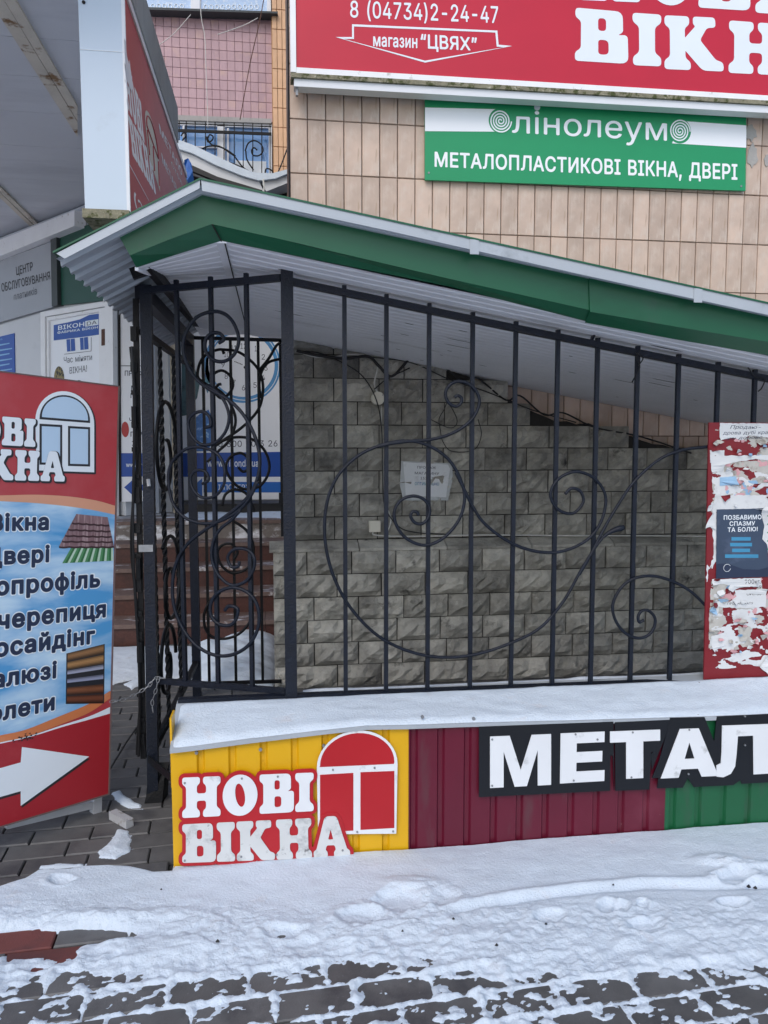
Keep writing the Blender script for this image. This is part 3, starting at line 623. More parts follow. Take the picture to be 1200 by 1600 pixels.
# ------------------------------------------------------------------ facade with its tiles
YFA = 5.10
fac = thing('building', 'tall building wall faced with long beige tiles behind the green canopy', 'building', loc=(0, YFA, 0))
def L_(v, loc): return tuple(Vector(v)-Vector(loc))
FL = (0, YFA, 0)
X0 = hy(453, 270, YFA).x
mb = MB(); mb.box((X0, .012, 0), (9, 1.0, 12)); mb.ob('wall', groutm, fac)
xa, xb = hy(481, 275, YFA).x, hy(1163.5, 302, YFA).x; nT = round((xb-xa)/.1145); dT = (xb-xa)/nT
zA, zB = hy(453, 185, YFA).z, hy(453, 270, YFA).z; dZ = zA-zB
def tilemesh(w_, h_, t_=.012, seed=0, c=.003, wav=.0015):
    r = random.Random(seed); j = [r.uniform(0, wav) for _ in range(4)]
    V = [(0, t_, 0), (w_, t_, 0), (w_, t_, h_), (0, t_, h_), (0, c, 0), (w_, c, 0), (w_, c, h_), (0, c, h_), (c, -j[0], c), (w_-c, -j[1], c), (w_-c, -j[2], h_-c), (c, -j[3], h_-c)]
    F = [(8, 9, 10, 11)]+[(i, (i+1) % 4, (i+1) % 4+4, i+4) for i in range(4)]+[(i+4, (i+1) % 4+4, (i+1) % 4+8, i+8) for i in range(4)]
    me = bpy.data.meshes.new('tile'); me.from_pydata(V, [], F); return me
g = .0055; tms = [tilemesh(dT-g, dZ-g, seed=k) for k in range(5)]; tms2 = [tilemesh((xa-X0)-g, dZ-g, seed=9)]
for m_ in tms+tms2: m_.materials.append(tilem)
rest = MB(); cnt = 0
for r_ in range(-9, 12):
    z_ = zB + r_*dZ
    for c_ in range(-1, 48):
        x_ = xa + c_*dT + (dT*.62 if z_ < 1.6 else 0) if c_ >= 0 else X0
        px, py, zc = proj(Vector((x_+.05, YFA, z_+dZ/2)))
        if c_ >= 0 and -30 < px < 1230 and 60 < py < 720 and cnt < 296:
            o_ = ob('tile', random.choice(tms), fac); o_.location = (x_+g/2, random.uniform(-.0012, .0012), z_+g/2); cnt += 1
        elif c_ < 0:
            if z_ > 2: o_ = ob('tile', tms2[0], fac); o_.location = (x_+g/2, 0, z_+g/2)
        else: rest.box((x_+g/2, 0, z_+g/2), (x_+dT-g/2, .01, z_+dZ-g/2))
rest.ob('tile', tilem, fac, kind='stuff')
mb = MB(); mb.tube([(X0-.004, -.004, 2.0), (X0-.004, -.004, 9)], .005, 6)
mb.ob('edge_pipe', blackc, fac)

mb = MB(); r = random.Random(12)
for px_, py_, a_, b_ in ((1172, 208, .05, .06), (1176, 243, .045, .09), (1198, 250, .03, .04), (470, 130, .03, .03)):
    q = hy(px_, py_, YFA-.003); P_ = [(q.x+a_*math.cos(t)*r.uniform(.6, 1.1), 0-.003-.0006*(px_ % 3), q.z+b_*math.sin(t)*r.uniform(.6, 1.1)) for t in np.linspace(0, 5.9, 15)]
    n = len(P_); mb.add([(x, y-.004, z) for x, y, z in P_]+[(x, y+.01, z) for x, y, z in P_], [tuple(range(n))]+[(i, i+n, (i+1) % n+n, (i+1) % n) for i in range(n)])
mb.ob('plaster_patch', conc, fac, kind='stuff')
# red billboard and green board
YB = YFA-.16; bp_ = front(YB, X0, 0)
bb = thing('billboard', 'large red billboard with white letters, phone number and arrow on the beige tiled wall', 'billboard', bp_)
bl = bp_.l([(463, 106), (1200, 150)]); dx = bl[1][0]-bl[0][0]; sl = (bl[1][1]-bl[0][1])/dx
z0 = bl[0][1]; xr = 4.6; u0 = bl[0][0]
mb = MB(); mb.prism([(u0, z0), (xr, z0+sl*(xr-u0)), (xr, z0+1.9), (u0, z0+1.9)], -.06, 0.0); mb.ob('panel', redvinyl, bb)
u1 = bp_.uv(454, 100)[0]
mb = MB(); mb.prism([(u1, z0-.03), (u0-.001, z0-.03), (u0-.001, z0+1.9), (u1, z0+1.9)], -.07, .012); mb.prism([(u0, z0-.035), (xr, z0-.035+sl*(xr-u0)), (xr, z0-.001+sl*(xr-u0)), (u0, z0-.001)], -.07, .010)
mb.ob('frame', lightbox2, bb)
mb = MB(); mb.prism([(u1-.0, z0-.062), (xr, z0-.062+sl*(xr-u0)), (xr, z0-.0365+sl*(xr-u0)), (u1, z0-.0365)], -.09, .016); mb.ob('mossy_ledge', mossy, bb)
mb = MB(); mb.prism([(u1+.02, z0-.108), (xr, z0-.108+sl*(xr-u0)), (xr, z0-.0635+sl*(xr-u0)), (u1+.02, z0-.0635)], -.085, .0); mb.ob('support_beam', pvc, bb)
mb = MB(); mb.box((u1+.03, z0-.15, -.05), (u1+.045, z0-.109, -.02)); mb.ob('bracket', steel, bb)
place_text(bp_, '8 (04734)2-24-47', [(547, 1), (778, 10), (779, 36), (547, 27)], whitep, bb, z=.0015, bold=.012)
place_text(bp_, 'магазин', [(583, 57), (652, 60), (652, 75), (583, 72)], whitep, bb, z=.0015, bold=.02, ref='x')
place_text(bp_, '“ЦВЯХ”', [(657, 53), (745, 59), (746, 79), (657, 75)], whitep, bb, z=.0015, bold=.02)
aq = [(550, 38), (777, 48), (779, 70), (800, 72), (664, 98), (524, 58), (550, 58)]
ai = [(553, 41.5), (774, 51), (776, 73), (787, 74), (664, 95), (537, 61), (553, 61)]
shape('arrow_outline', [bp_.l(aq), bp_.l(ai)], whitep, bb, z=.0014)
r1 = [bp_.uv(*p) for p in [(900, 13), (1300, 36), (1303, 119), (898, 98)]]
for chx, qd in (('В', [(899, 12), (978, 19), (980, 100), (898, 95)]), ('І', [(988, 20), (1033, 23), (1033, 104), (989, 102)]), ('К', [(1038, 24), (1124, 28), (1131, 112), (1038, 108)]), ('Н', [(1139, 32), (1222, 38), (1222, 118), (1138, 114)]), ('А', [(1228, 38), (1312, 43), (1314, 124), (1226, 119)])):
    gq = [bp_.uv(*p) for p in qd]
    for loops in word(chx, gq): shape('letter', loops, whitep, bb, z=.0016)
for chx, qd in (('Н', [(886, -80), (955, -76), (988, 4), (918, 2)]), ('О', [(1010, -76), (1080, -72), (1082, 9), (1012, 5)]), ('В', [(1092, -70), (1168, -66), (1171, 17), (1091, 12)]), ('І', [(1180, -64), (1226, -60), (1226, 23), (1180, 20)])):
    if chx == 'Н': qd = [(905, -80), (1000, -76), (1000, 4), (905, 0)]
    gq = [bp_.uv(*p) for p in qd]
    for loops in word(chx, gq): shape('letter', loops, whitep, bb, z=.0016)
YG = YFA-.035; gp = front(YG, X0, 0)
gb = thing('shop_board', 'green board with white roll stripes and white lettering under the red billboard', 'sign', gp)
Q = gp.l([(664, 140), (1166, 166), (1165, 298), (664, 281)])
shape('panel', [Q], lingreen, gb, z=-.018, thick=.018)
shape('stripe', [gp.l([(664, 168), (790, 171), (792, 206), (664, 205)])], posterw, gb, z=.0012)
shape('stripe', [gp.l([(1062, 189), (1166, 196), (1166, 231), (1050, 224)])], posterw, gb, z=.0012)
for (cx, cy, r_) in ((782, 189, 18.5), (1062, 205, 17.5)):
    c0 = gp.uv(cx, cy); cr = abs(gp.uv(cx+r_, cy)[0]-c0[0])
    shape('roll_disc', [ell(c0[0], c0[1], cr, cr, 32)], lingreen, gb, z=.0018)
    N_ = 110; sp_ = []; 
    for k in range(N_): t = k/(N_-1); a = t*2*math.pi*4.0; rr = cr*(.06+.86*t); sp_.append((c0[0]+rr*math.cos(a), c0[1]+rr*math.sin(a)*(1 if cx < 900 else -1)))
    wd = cr*.055; lo = []; hi = []
    for k in range(N_):
        a = Vector(sp_[max(k-1, 0)]); b = Vector(sp_[min(k+1, N_-1)]); d = (b-a).normalized(); nn = Vector((-d.y, d.x))*wd; p = Vector(sp_[k]); lo.append(p+nn); hi.append(p-nn)
    V = [(p.x, p.y, .0025) for p in lo]+[(p.x, p.y, .0025) for p in hi]; mk('roll_spiral', V, [(i, i+1, i+1+N_, i+N_) for i in range(N_-1)], posterw, gb)
place_text(gp, 'лінолеум', [(800, 181.5), (1042, 193), (1042, 220), (800, 207.5)], posterw, gb, z=.0012, bold=.004, ref='x')
place_text(gp, 'МЕТАЛОПЛАСТИКОВІ ВІКНА, ДВЕРІ', [(679, 237), (1152, 256.5), (1152, 280.5), (679, 260)], posterw, gb, z=.0012, bold=.022)
mb = MB()
for a_, b_ in [(671, 151), (670, 270), (915, 158), (1160, 175), (1158, 291)]:
    x_, y_ = gp.uv(a_, b_); mb.tube([(x_, y_, .0), (x_, y_, .003)], .007, 8)
mb.ob('screw', steel, gb, kind='stuff')
mb = MB(); x_, y_ = gp.uv(839, 168); mb.tube([(x_, y_, .0), (x_, y_, .008)], .02, 14); mb.ob('round_cap', pvc, gb)
pb = MB()

# ------------------------------------------------------------------ stone wall (upper part and thicker base)
def stone_mesh(w_, h_, seed, t_=.07):
    r = random.Random(seed); nx_, ny_ = 7, 4; V = []; F = []
    for j in range(ny_+1):
        for i in range(nx_+1):
            x = w_*i/nx_; z = h_*j/ny_; ed = min(i, nx_-i)/1.0; ev = min(j, ny_-j)/1.0
            k = min(1, ed, ev); d = -(.006+k*(.024+r.uniform(-.017, .018))+ (.016 if ed > 1 and ev > 1 else 0)*r.random())
            if k == 0: d = 0
            V.append((x+(r.uniform(-.008, .008) if 0 < i < nx_ else 0), d, z+(r.uniform(-.005, .005) if 0 < j < ny_ else 0)))
    R = nx_+1
    for j in range(ny_):
        for i in range(nx_): F.append((j*R+i, j*R+i+1, (j+1)*R+i+1, (j+1)*R+i))
    n = len(V); V += [(0, t_, 0), (w_, t_, 0), (w_, t_, h_), (0, t_, h_)]
    a, b, c, d_ = 0, nx_, (ny_+1)*R-1, ny_*R
    F += [tuple([n, n+1]+[i for i in range(nx_, -1, -1)]), tuple([n+3]+[ny_*R+i for i in range(nx_+1)]+[n+2]), tuple([n]+[j*R for j in range(ny_+1)]+[n+3]), tuple([n+2]+[j*R+nx_ for j in range(ny_, -1, -1)]+[n+1])]
    me = bpy.data.meshes.new('stone_block'); me.from_pydata(V, [], F); me.materials.append(stonem); me.update()
    return me
YS, YSB = 4.93, 4.83
sw = thing('stone_wall', 'wall of rough grey stone blocks behind the black fence under the canopy', 'wall', loc=(0.1, YS, 0)); SL = (0.1, YS, 0)
SH = .1475; SWd = .285
bm_ = {}
def block_ob(w_, h_, x, y, z, i):
    key = (round(w_, 3), round(h_, 3), i % 5)
    if key not in bm_: bm_[key] = stone_mesh(w_-.007, h_-.006, hash(key) % 999)
    o_ = ob('stone_block', bm_[key], sw); o_.location = L_((x+.0035, y+random.uniform(-.006, .006), z+.003), SL)
XU = hy(452, 700, YS).x; XB = hy(427, 950, YSB).x
topline = [(-200, 380), (465, 528), (640, 540), (700, 570), (741, 596), (802, 630), (871, 655), (939, 669), (1062, 700), (1200, 738), (1700, 905)]
def ztopstone(x):
    px, py, _ = proj(Vector((x, YS, 1.9))); return hy(px, np.interp(px, [a for a, b in topline], [b for a, b in topline]), YS).z
zcap = hy(640, 846, YSB).z; k = 0
z = zcap-.05-.0; rows = []
zz = zcap-.055
j = 0
while zz-SH > -.25:
    zz -= SH; rows.append((zz, YSB, XB, j)); j += 1
for zz, yy, xl, j in rows:
    x = xl; first = SWd*(.42 if j % 2 else .9) if j % 3 else SWd*.75
    ws = [first]+[SWd*random.choice((1, 1, 1, .98, 1.03)) for _ in range(17)]
    for w_ in ws:
        if x < 4.6: block_ob(w_, SH, x, yy, zz, k); k += 1
        x += w_
xx = XB-.02; 
while xx < 4.6:      # sloping cap course
    w_ = .57; mb = MB(); c0_ = L_((xx, YSB-.01, zcap-.055), SL); V = [(0, 0, 0), (w_-.006, 0, 0), (w_-.006, .13, 0), (0, .13, 0), (0, 0, .018), (w_-.006, 0, .018), (w_-.006, .11, .06), (0, .11, .06)]
    mb.add([tuple(Vector(v)+Vector(c0_)) for v in V], [(3, 2, 1, 0), (4, 5, 6, 7), (0, 1, 5, 4), (1, 2, 6, 5), (2, 3, 7, 6), (3, 0, 4, 7)]); mb.ob('cap_stone', stonem, sw); xx += w_
zz = zcap+.008; j = 0
while zz < 2.3:
    hh_ = SH*1.0; x = XU; ws = [SWd*(.55 if j % 2 else 1.0)]+[SWd*1.12]*0+[SWd*random.choice((1, 1.02, .98)) for _ in range(17)]
    for w_ in ws:
        if x < 4.6 and zz+hh_*.55 < ztopstone(x+w_*.5): block_ob(w_, hh_, x, YS, zz, k); k += 1
        x += w_
    zz += hh_; j += 1
mb = MB(); Pf = [(XU+.01, .0), (4.6, .0)]+[(x_, ztopstone(x_)+.01*math.sin(x_*37)+.012*math.sin(x_*91)) for x_ in np.linspace(4.6, XU+.01, 60)]
n = len(Pf); tri = tessellate_polygon([[Vector((a, b, 0)) for a, b in Pf]])
V = [L_((a, YS+.012, b), SL) for a, b in Pf]+[L_((a, YFA+.01, b), SL) for a, b in Pf]
mk('mortar_core', V, [tuple(t) for t in tri]+[(i, (i+1) % n, (i+1) % n+n, i+n) for i in range(n)], stonej, sw)
mb = MB(); mb.box(L_((XB+.01, YSB+.012, -.1), SL), L_((4.6, YS+.005, zcap-.056), SL)); mb.ob('base_core', stonej, sw)
# things on the stone wall
sp = front(YS-.04, .5, 0)
nt_ = thing('paper_notice', 'paper notice in a clear film pouch taped to the stone wall', 'notice', sp)
shape('film_pouch', [sp.l([(627, 720), (706, 724), (708, 745), (700, 782), (630, 782), (625, 758)])], plasticm, nt_, z=-.004, thick=.003)
shape('sheet', [sp.l([(630, 722), (700, 726), (703, 733), (697, 777), (634, 774)])], paperm, nt_, z=0, thick=.0012)
for s_, q in (('ПРОДАЖ', [(652, 728), (681, 729), (681, 733), (652, 732)]), ('МАГАЗИНУ', [(648, 737), (686, 738), (686, 742), (648, 741)]), ('152 17', [(657, 745), (677, 745.5), (677, 749.5), (657, 749)]), ):
    place_text(sp, s_, q, inkg, nt_, z=.002, bold=.015)
place_text(sp, 'ОПТИМАЛЬНО', [(648, 753), (686, 754), (686, 758.5), (648, 758)], tealp, nt_, z=.002, bold=.015)
jb = thing('junction_box', 'round white junction box on the upper stone blocks', 'junction box', front(YS-.035, hy(589, 623, YS).x, hy(589, 623, YS).z))
mb = MB(); mb.tube([(0, 0, -.01), (0, 0, .022)], [.044, .042], 24); mb.ob('housing', ivory, jb, smooth=False)
mb = MB(); mb.tube([(.03, .02, .022), (.03, .02, .024)], .004, 8); mb.tube([(-.028, .022, .022), (-.028, .022, .024)], .004, 8); mb.ob('screw', steel, jb, kind='stuff')
sbx = thing('socket_box', 'small square ivory box at the end of the cable on the stone wall', 'junction box', front(YS-.035, hy(584, 821, YS).x, hy(584, 821, YS).z))
mb = MB(); mb.box((-.036, -.036, -.01), (.036, .036, .03)); mb.ob('housing', ivory, sbx)
mb = MB(); mb.box((-.03, -.03, .03), (.03, .03, .035)); mb.ob('cover', ivory, sbx)
def cable(label, pts, y, r, mat, cat='cable', plane=None, name='cable', group=None):
    P = [hy(a, b, y) for a, b in pts]; P = spline([tuple(p) for p in P], 6)
    mb = MB(); mb.tube(P, r, 6); o_ = mb.ob(name, mat, None, smooth=True); tag(o_, label, cat, group); return o_
cable('white cable rising from the round junction box to the canopy', [(589, 612), (585, 598), (590, 575), (586, 563), (574, 556), (545, 554), (520, 558), (490, 557), (462, 548)], YS-.05, .0055, whitec)
cable('white cable dropping from the round junction box down the stone wall', [(596, 634), (596, 665), (598, 720), (600, 760), (604, 790), (611, 812), (604, 836)], YS-.05, .004, whitec)
cable('thin white cable running level along the stone wall from the square box', [(584, 829), (587, 836), (640, 838), (760, 836), (900, 837), (1000, 837), (1110, 838)], YS-.05, .005, whitec)
cable('black cable hanging down the stone wall past the round box', [(463, 549), (500, 552), (545, 572), (570, 592), (588, 625), (596, 668), (598, 740), (601, 790), (622, 822), (650, 832), (700, 835)], YS-.06, .004, blackc)
cable('black cable bundle just below the canopy on the stone wall', [(463, 548), (500, 556), (540, 560), (575, 557), (592, 572), (612, 588), (640, 560)], YS-.07, .010, blackc)
cable('long black cable sagging from the round box to the right', [(585, 608), (605, 592), (640, 575)], YS-.06, .0045, blackc)
cable('loop of thin black wire on the stone wall right of the notice', [(672, 655), (700, 668), (712, 665), (713, 652), (700, 630), (694, 640), (686, 655), (688, 672), (692, 690), (706, 705), (740, 703), (752, 680), (747, 655)], YS-.055, .003, blackc)
cable('black cable under the canopy above the stone wall top', [(560, 556), (640, 566), (700, 592), (760, 612), (830, 640), (900, 660)], YS-.05, .004, blackc)
cable('tangled black wire along the sloping top of the stone wall', [(690, 570), (730, 600), (745, 590), (790, 625), (812, 618), (850, 648), (880, 645), (930, 668), (1000, 682), (1080, 708)], YS-.03, .006, blackc)

# ------------------------------------------------------------------ iron fence on the ledge
fpl = front(YF, hy(458, 1080, YF).x, 0.0)
fence = thing('metal_fence', 'black wrought iron fence with big scrolls standing on the low wall', 'fence', fpl)
uv = fpl.uv
pw = .047
u_p = (uv(449, 600)[0]+uv(454, 900)[0])/2
mb = MB(); mb.bar((u_p, .52, 0), (u_p, uv(450, 412)[1], 0), pw, pw, up=(0, 0, 1)); mb.ob('post', iron, fence)
mb = MB(); mb.bar((u_p, uv(450, 420)[1], 0), (u_p, uv(450, 406)[1], 0), pw+.008, pw+.008); mb.ob('post_cap', iron, fence)
tr = [uv(440, 437), uv(800, 512), uv(1200, 592), uv(1320, 617), uv(1800, 717)]
mb = MB()
for a, b in zip(tr[:-1], tr[1:]): mb.bar((a[0], a[1], 0), (b[0], b[1], 0), .025, .034, up=(0, 0, 1))
mb.ob('top_rail', iron, fence)
br0, br1 = uv(279, 1097), uv(1800, 1038)
mb = MB(); mb.bar((br0[0], br0[1], 0), (br1[0], br1[1], 0), .03, .038); mb.ob('bottom_rail', iron, fence)
barx = [(538, 540), (602, 605), (671, 669), (737, 734), (805, 799), (870, 863), (932, 925), (995, 987), (1060, 1048), (1121, 1108), (1180, 1166), (1242, 1226), (1305, 1288), (1368, 1350), (1431, 1411), (1494, 1473), (1557, 1535)]
ti = lambda u: float(np.interp(u, [t[0] for t in tr], [t[1] for t in tr])); bi = lambda u: br0[1]+(br1[1]-br0[1])*(u-br0[0])/(br1[0]-br0[0])
for a, b in barx:
    ut = uv(a, 520)[0]; ub = uv(b, 1060)[0]; um = (ut+ub)/2; ut = um+(ut-um)*.3+random.uniform(-.003, .003); ub = um+(ub-um)*.3+random.uniform(-.003, .003)
    mb = MB(); mb.bar((ub, bi(ub), 0), (ut, ti(ut)+.028, 0), .0165, .0165, up=(0, 0, 1)); mb.ob('bar', iron, fence)
A_ = [(975, 824), (956, 830), (940, 842), (922, 868), (904, 898), (880, 940), (845, 980), (800, 1004), (745, 1022), (692, 1027), (640, 1018), (590, 993), (548, 950), (521, 900), (508, 845), (510, 790), (527, 745), (560, 712), (601, 694), (640, 689), (671, 697), (699, 716), (718, 745), (726, 776), (720, 806), (705, 829), (686, 845), (662, 852), (636, 842), (620, 822), (616, 800), (626, 782), (645, 775), (662, 780), (671, 794), (669, 809), (660, 818), (649, 817), (642, 808), (644, 800), (651, 800), (654, 805)]
B_ = [(590, 698), (612, 693), (645, 689), (671, 687), (699, 680), (724, 667), (741, 650), (749, 629), (744, 611), (731, 599), (714, 596), (701, 603), (696, 616), (701, 629), (712, 635), (720, 630), (721, 622), (715, 618), (710, 621)]
C_ = [(712, 738), (724, 762), (739, 792), (759, 820), (798, 848), (840, 862), (880, 861), (918, 843), (940, 813), (946, 775), (928, 747), (899, 737), (872, 749), (860, 773), (872, 796), (895, 802), (911, 785), (907, 768), (893, 763), (883, 772)]
D_ = [(1107, 698), (1067, 703), (1030, 718), (993, 750), (965, 790), (940, 833), (918, 876), (905, 898)]
E_ = [(1104, 948), (1084, 928), (1065, 915), (1042, 905), (1020, 900), (997, 902), (978, 911), (964, 928), (957, 949), (963, 972), (978, 990), (996, 997), (1012, 993), (1022, 980), (1023, 965), (1013, 954), (1002, 955), (997, 964), (999, 972), (1006, 969)]
def scroll(path, w_, r_, parent, pl, mat=iron, tip=False, name='scroll', both=True):
    P = spline([pl.uv(a, b, w_) for a, b in path], 7); mb = MB()
    rr = [r_]*len(P)
    if tip: 
        for i in range(14): rr[i] = r_*(2.2-1.2*i/13) if i > 1 else r_*1.6
    mb.tube([(a, b, w_) for a, b in P], rr, 8); return mb.ob(name, mat, parent, smooth=True)
for P_, tip, wz in ((A_, True, .014), (B_, False, .0145), (C_, False, .0155), (D_, False, .0135), (E_, False, .0145)): scroll(P_, wz, .0066, fence, fpl, tip=tip)
# small bracket and wire ties
mb = MB(); a = uv(923, 535); b = uv(933, 516); mb.bar((a[0], a[1], 0), (b[0], b[1], -.02), .008, .022); mb.ob('bracket', iron, fence)
mb = MB()
for P_ in ([(997, 548), (991, 560), (996, 575), (984, 598)], [(1164, 575), (1176, 590), (1190, 592), (1186, 606), (1180, 612)], [(989, 552), (1001, 560), (994, 572)]):
    mb.tube([(a, b, .02) for a, b in spline([uv(*p) for p in P_], 5)], .0028, 5)
mb.ob('wire_tie', blackc, fence)

# ------------------------------------------------------------------ corner section (between the corner post and the fence post)
PC = hz(240, 1250, 0); PA = Vector((fpl.o.x+u_p, YF, 0)); du = (PA-PC); du.z = 0
cpl = Pl((PC.x, PC.y, 0), du, (0, 0, 1)); cv = cpl.uv
cs = thing('corner_fence', 'narrow black iron panel with scrolls between the corner post and the fence', 'fence', cpl)
cw = du.length-pw/2-.0285
def crail(z_l, z_r, s=.026, nm='rail'):
    mb = MB(); mb.bar((.026, z_l, 0), (cw+.028, z_r, 0), s, s); return mb.ob(nm, iron, cs)
t0, t1 = cv(240, 453)[1], cv(440, 434)[1]; b0, b1 = cv(240, 1063)[1], cv(440, 1079)[1]
crail(t0, t1); crail(b0, b1, .022)
ux = lambda px, py: cv(px, py)[0]
for a, b in ((278, 287), (332, 338), (387, 392)):
    u = (ux(a, 500)+ux(b, 1000))/2; f = u/du.length
    mb = MB(); mb.bar((u, b0+(b1-b0)*f, 0), (u, t0+(t1-t0)*f+.03, 0), .016, .016); mb.ob('bar', iron, cs)
S1 = [(342, 536), (350, 530), (343, 521), (330, 521), (321, 532), (322, 550), (335, 563), (352, 564), (367, 552), (373, 530), (365, 505), (350, 490), (330, 487), (307, 496), (292, 517), (286, 540), (291, 565), (305, 590), (325, 607), (350, 620), (371, 637), (388, 660), (401, 690), (406, 720), (402, 748), (390, 773), (368, 795), (342, 814), (319, 829), (295, 848), (278, 873), (270, 906), (271, 942), (281, 973), (300, 1002), (323, 1019), (347, 1025), (371, 1020), (392, 1004), (404, 977), (403, 949), (390, 928), (366, 918), (342, 925), (330, 942), (330, 962), (342, 975), (359, 977), (369, 967), (371, 951), (358, 947), (351, 954)]
S2 = [(322, 602), (339, 612), (352, 630), (358, 652), (352, 675), (337, 691), (317, 695), (301, 683), (294, 662), (301, 648), (316, 643), (327, 651), (329, 665), (321, 668)]
S3 = [(352, 742), (349, 725), (338, 708), (315, 699), (290, 702), (270, 720), (263, 745), (268, 780), (281, 802), (300, 814), (323, 818), (347, 813), (372, 798), (390, 778), (403, 752)]
S3b = [(351, 740), (350, 756), (341, 771), (327, 778), (311, 775), (300, 761), (298, 745), (307, 735), (321, 737), (326, 750), (316, 756)]
S4 = [(376, 797), (360, 814), (344, 827), (333, 847), (331, 873), (341, 898), (361, 914), (383, 909), (396, 890), (397, 871), (386, 859), (367, 858), (356, 870), (361, 885), (372, 885), (374, 877)]
for P_, r_ in ((S1, .0075), (S2, .0068), (S3, .0068), (S3b, .0062), (S4, .0068)): scroll(P_, .013, r_, cs, cpl)
# corner post with its doubled gate stile, brace and foot
cp = thing('gate_post', 'thick dark corner post with hinges, wire and a slanting brace left of the yellow sheet', 'post', loc=(PC.x, PC.y, 0))
zt = hy(228, 446, PC.y).z
mb = MB(); mb.bar((0, 0, 0), (.026, 0, zt), .045, .045); mb.ob('post', iron, cp)
mb = MB(); mb.bar((-.043, .03, .18), (-.022, .03, zt-.05), .022, .022)
for q in range(16):
    zz_ = .25+q*.115+random.uniform(-.02, .02); sx_ = .018*zz_/2.2; mb.box((-.060-random.random()*.006+sx_, .01, zz_), (-.036+sx_, .045, zz_+random.uniform(.015, .07)))
mb.ob('gate_stile', iron2, cp)
P_ = [(-.058+.018*t+.008*math.sin(t*9), -.0+.006*math.sin(t*5), .2+t*(zt-.45)) for t in np.linspace(0, 1, 40)]
mb = MB(); mb.tube(P_, .006, 6); mb.tube([(a-.012*math.sin(c*7), b+.02, c) for a, b, c in P_], .005, 6); mb.ob('cable_bundle', blackc, cp)
lcl = lambda px, py, y: tuple(hy(px, py, y)-Vector((PC.x, PC.y, 0)))
mb = MB(); mb.bar(lcl(232, 1186, PC.y-.04), lcl(276, 1222, YW+.1), .006, .03); mb.ob('brace', iron2, cp)
mb = MB(); mb.bar((0, 0, .23), (.10, .20, .36), .016, .02); mb.ob('brace', iron2, cp)
mb = MB(); V = [(-.035, -.03, 0), (.04, -.03, 0), (.055, .04, 0), (-.04, .05, 0), (-.02, -.02, .05), (.05, -.015, .10), (.07, .02, .16), (-.02, .02, .16)]
mb.add(V, [(3, 2, 1, 0), (4, 5, 6, 7), (0, 1, 5, 4), (1, 2, 6, 5), (2, 3, 7, 6), (3, 0, 4, 7)]); mb.ob('foot', iron2, cp)
mb = MB(); mb.tube([(.018, -.028, zt-.80), (.022, -.034, zt-.83)], .009, 8); mb.ob('latch', steel, cp); mb = MB(); mb.box((-.028, -.03, 1.1), (.03, -.0255, 1.13)); mb.ob('hasp', steel, cp)
for zz_ in (1.62, .98, .62): 
    mb = MB(); mb.tube([(-.036, .0, zz_), (-.036, .0, zz_+.09)], .012, 8); mb.ob('hinge', iron2, cp)
# side gate leaf with twisted bars, seen almost edge on
PB = Vector((hy(302, 800, 4.75).x, 4.75, 0))
spl = Pl((PC.x, PC.y, 0), PB-PC, (0, 0, 1)); sn = (PB-PC).length
sg = thing('side_gate', 'gate leaf of twisted black bars receding from the corner post to the rear post', 'gate', spl)
ztp = hy(239, 517, PC.y).z; 
mb = MB(); mb.bar((.035, ztp, 0), (sn-.035, ztp, 0), .025, .03); mb.ob('rail', iron2, sg)
mb = MB(); mb.bar((.035, .22, 0), (sn-.035, .22, 0), .025, .03); mb.ob('rail', iron2, sg)
for u in (.16, .42, .80):
    N_ = 150; pts = [(u, .235+(ztp-.25)*i/(N_-1), 0) for i in range(N_)]; mb = MB(); mb.tube(pts, [.0125 if 12 < i < 138 else .011 for i in range(N_)], 4, twist=.42); mb.ob('twisted_bar', iron2, sg)
def circ(cu, cv_, ru, rv, a0=0, a1=2*math.pi, shrink=0.0, n=46): return [(cu+ru*(1-shrink*k/n)*math.cos(a0+(a1-a0)*k/n), cv_+rv*(1-shrink*k/n)*math.sin(a0+(a1-a0)*k/n)) for k in range(n+1)]
for P_ in (circ(.45, 1.50, .34, .30, 0, 7.6, .75), circ(.5, .86, .34, .26, 2.2, -5.5, .75), circ(.35, .5, .24, .22, 0, 7.6, .75)):
    mb = MB(); mb.tube([(a, b, .012) for a, b in P_], .0095, 6); mb.ob('scroll', iron2, sg, smooth=True)
rp = thing('rear_post', 'square dark post at the back corner of the gate enclosure', 'post', loc=(PB.x, PB.y, 0))
mb = MB(); mb.bar((0, 0, .0), (0, 0, 2.2), .05, .05); mb.ob('post', iron, rp)
mb = MB(); mb.bar((0, -.026, 2.165), (PC.x-PB.x, PC.y-PB.y+.026, 2.185), .05, .06); mb.ob('roof_beam', iron, rp)
# rear panel with thin bars
rpl = front(4.76, PB.x, 0); rv = rpl.uv
rg = thing('rear_fence', 'thin black iron panel with scrolls at the back, in front of the clock poster', 'fence', rpl)
uL, uR = .026, rv(446, 700)[0]
mb = MB(); mb.bar((uL, 2.185, 0), (uR, 2.18, 0), .02, .02); mb.ob('rail', iron2, rg)
mb = MB(); mb.bar((uL, .075, 0), (rv(440, 1068)[0], .07, 0), .02, .02); mb.ob('rail', iron2, rg)
for a, b, lo in ((319, 325, .075), (363, 366, .075), (404, 410, .075)):
    u = (rv(a, 550)[0]+rv(b, 1060)[0])/2; mb = MB(); mb.bar((u, lo, 0), (u, 2.18, 0), .017, .017); mb.ob('bar', iron2, rg)
u = rv(440, 700)[0]; mb = MB(); mb.bar((u, rv(440, 838)[1], 0), (u, 2.18, 0), .02, .02); mb.box((u-.02, rv(440, 786)[1], -.02), (u+.03, rv(440, 770)[1], .03)); mb.ob('bar', iron2, rg)
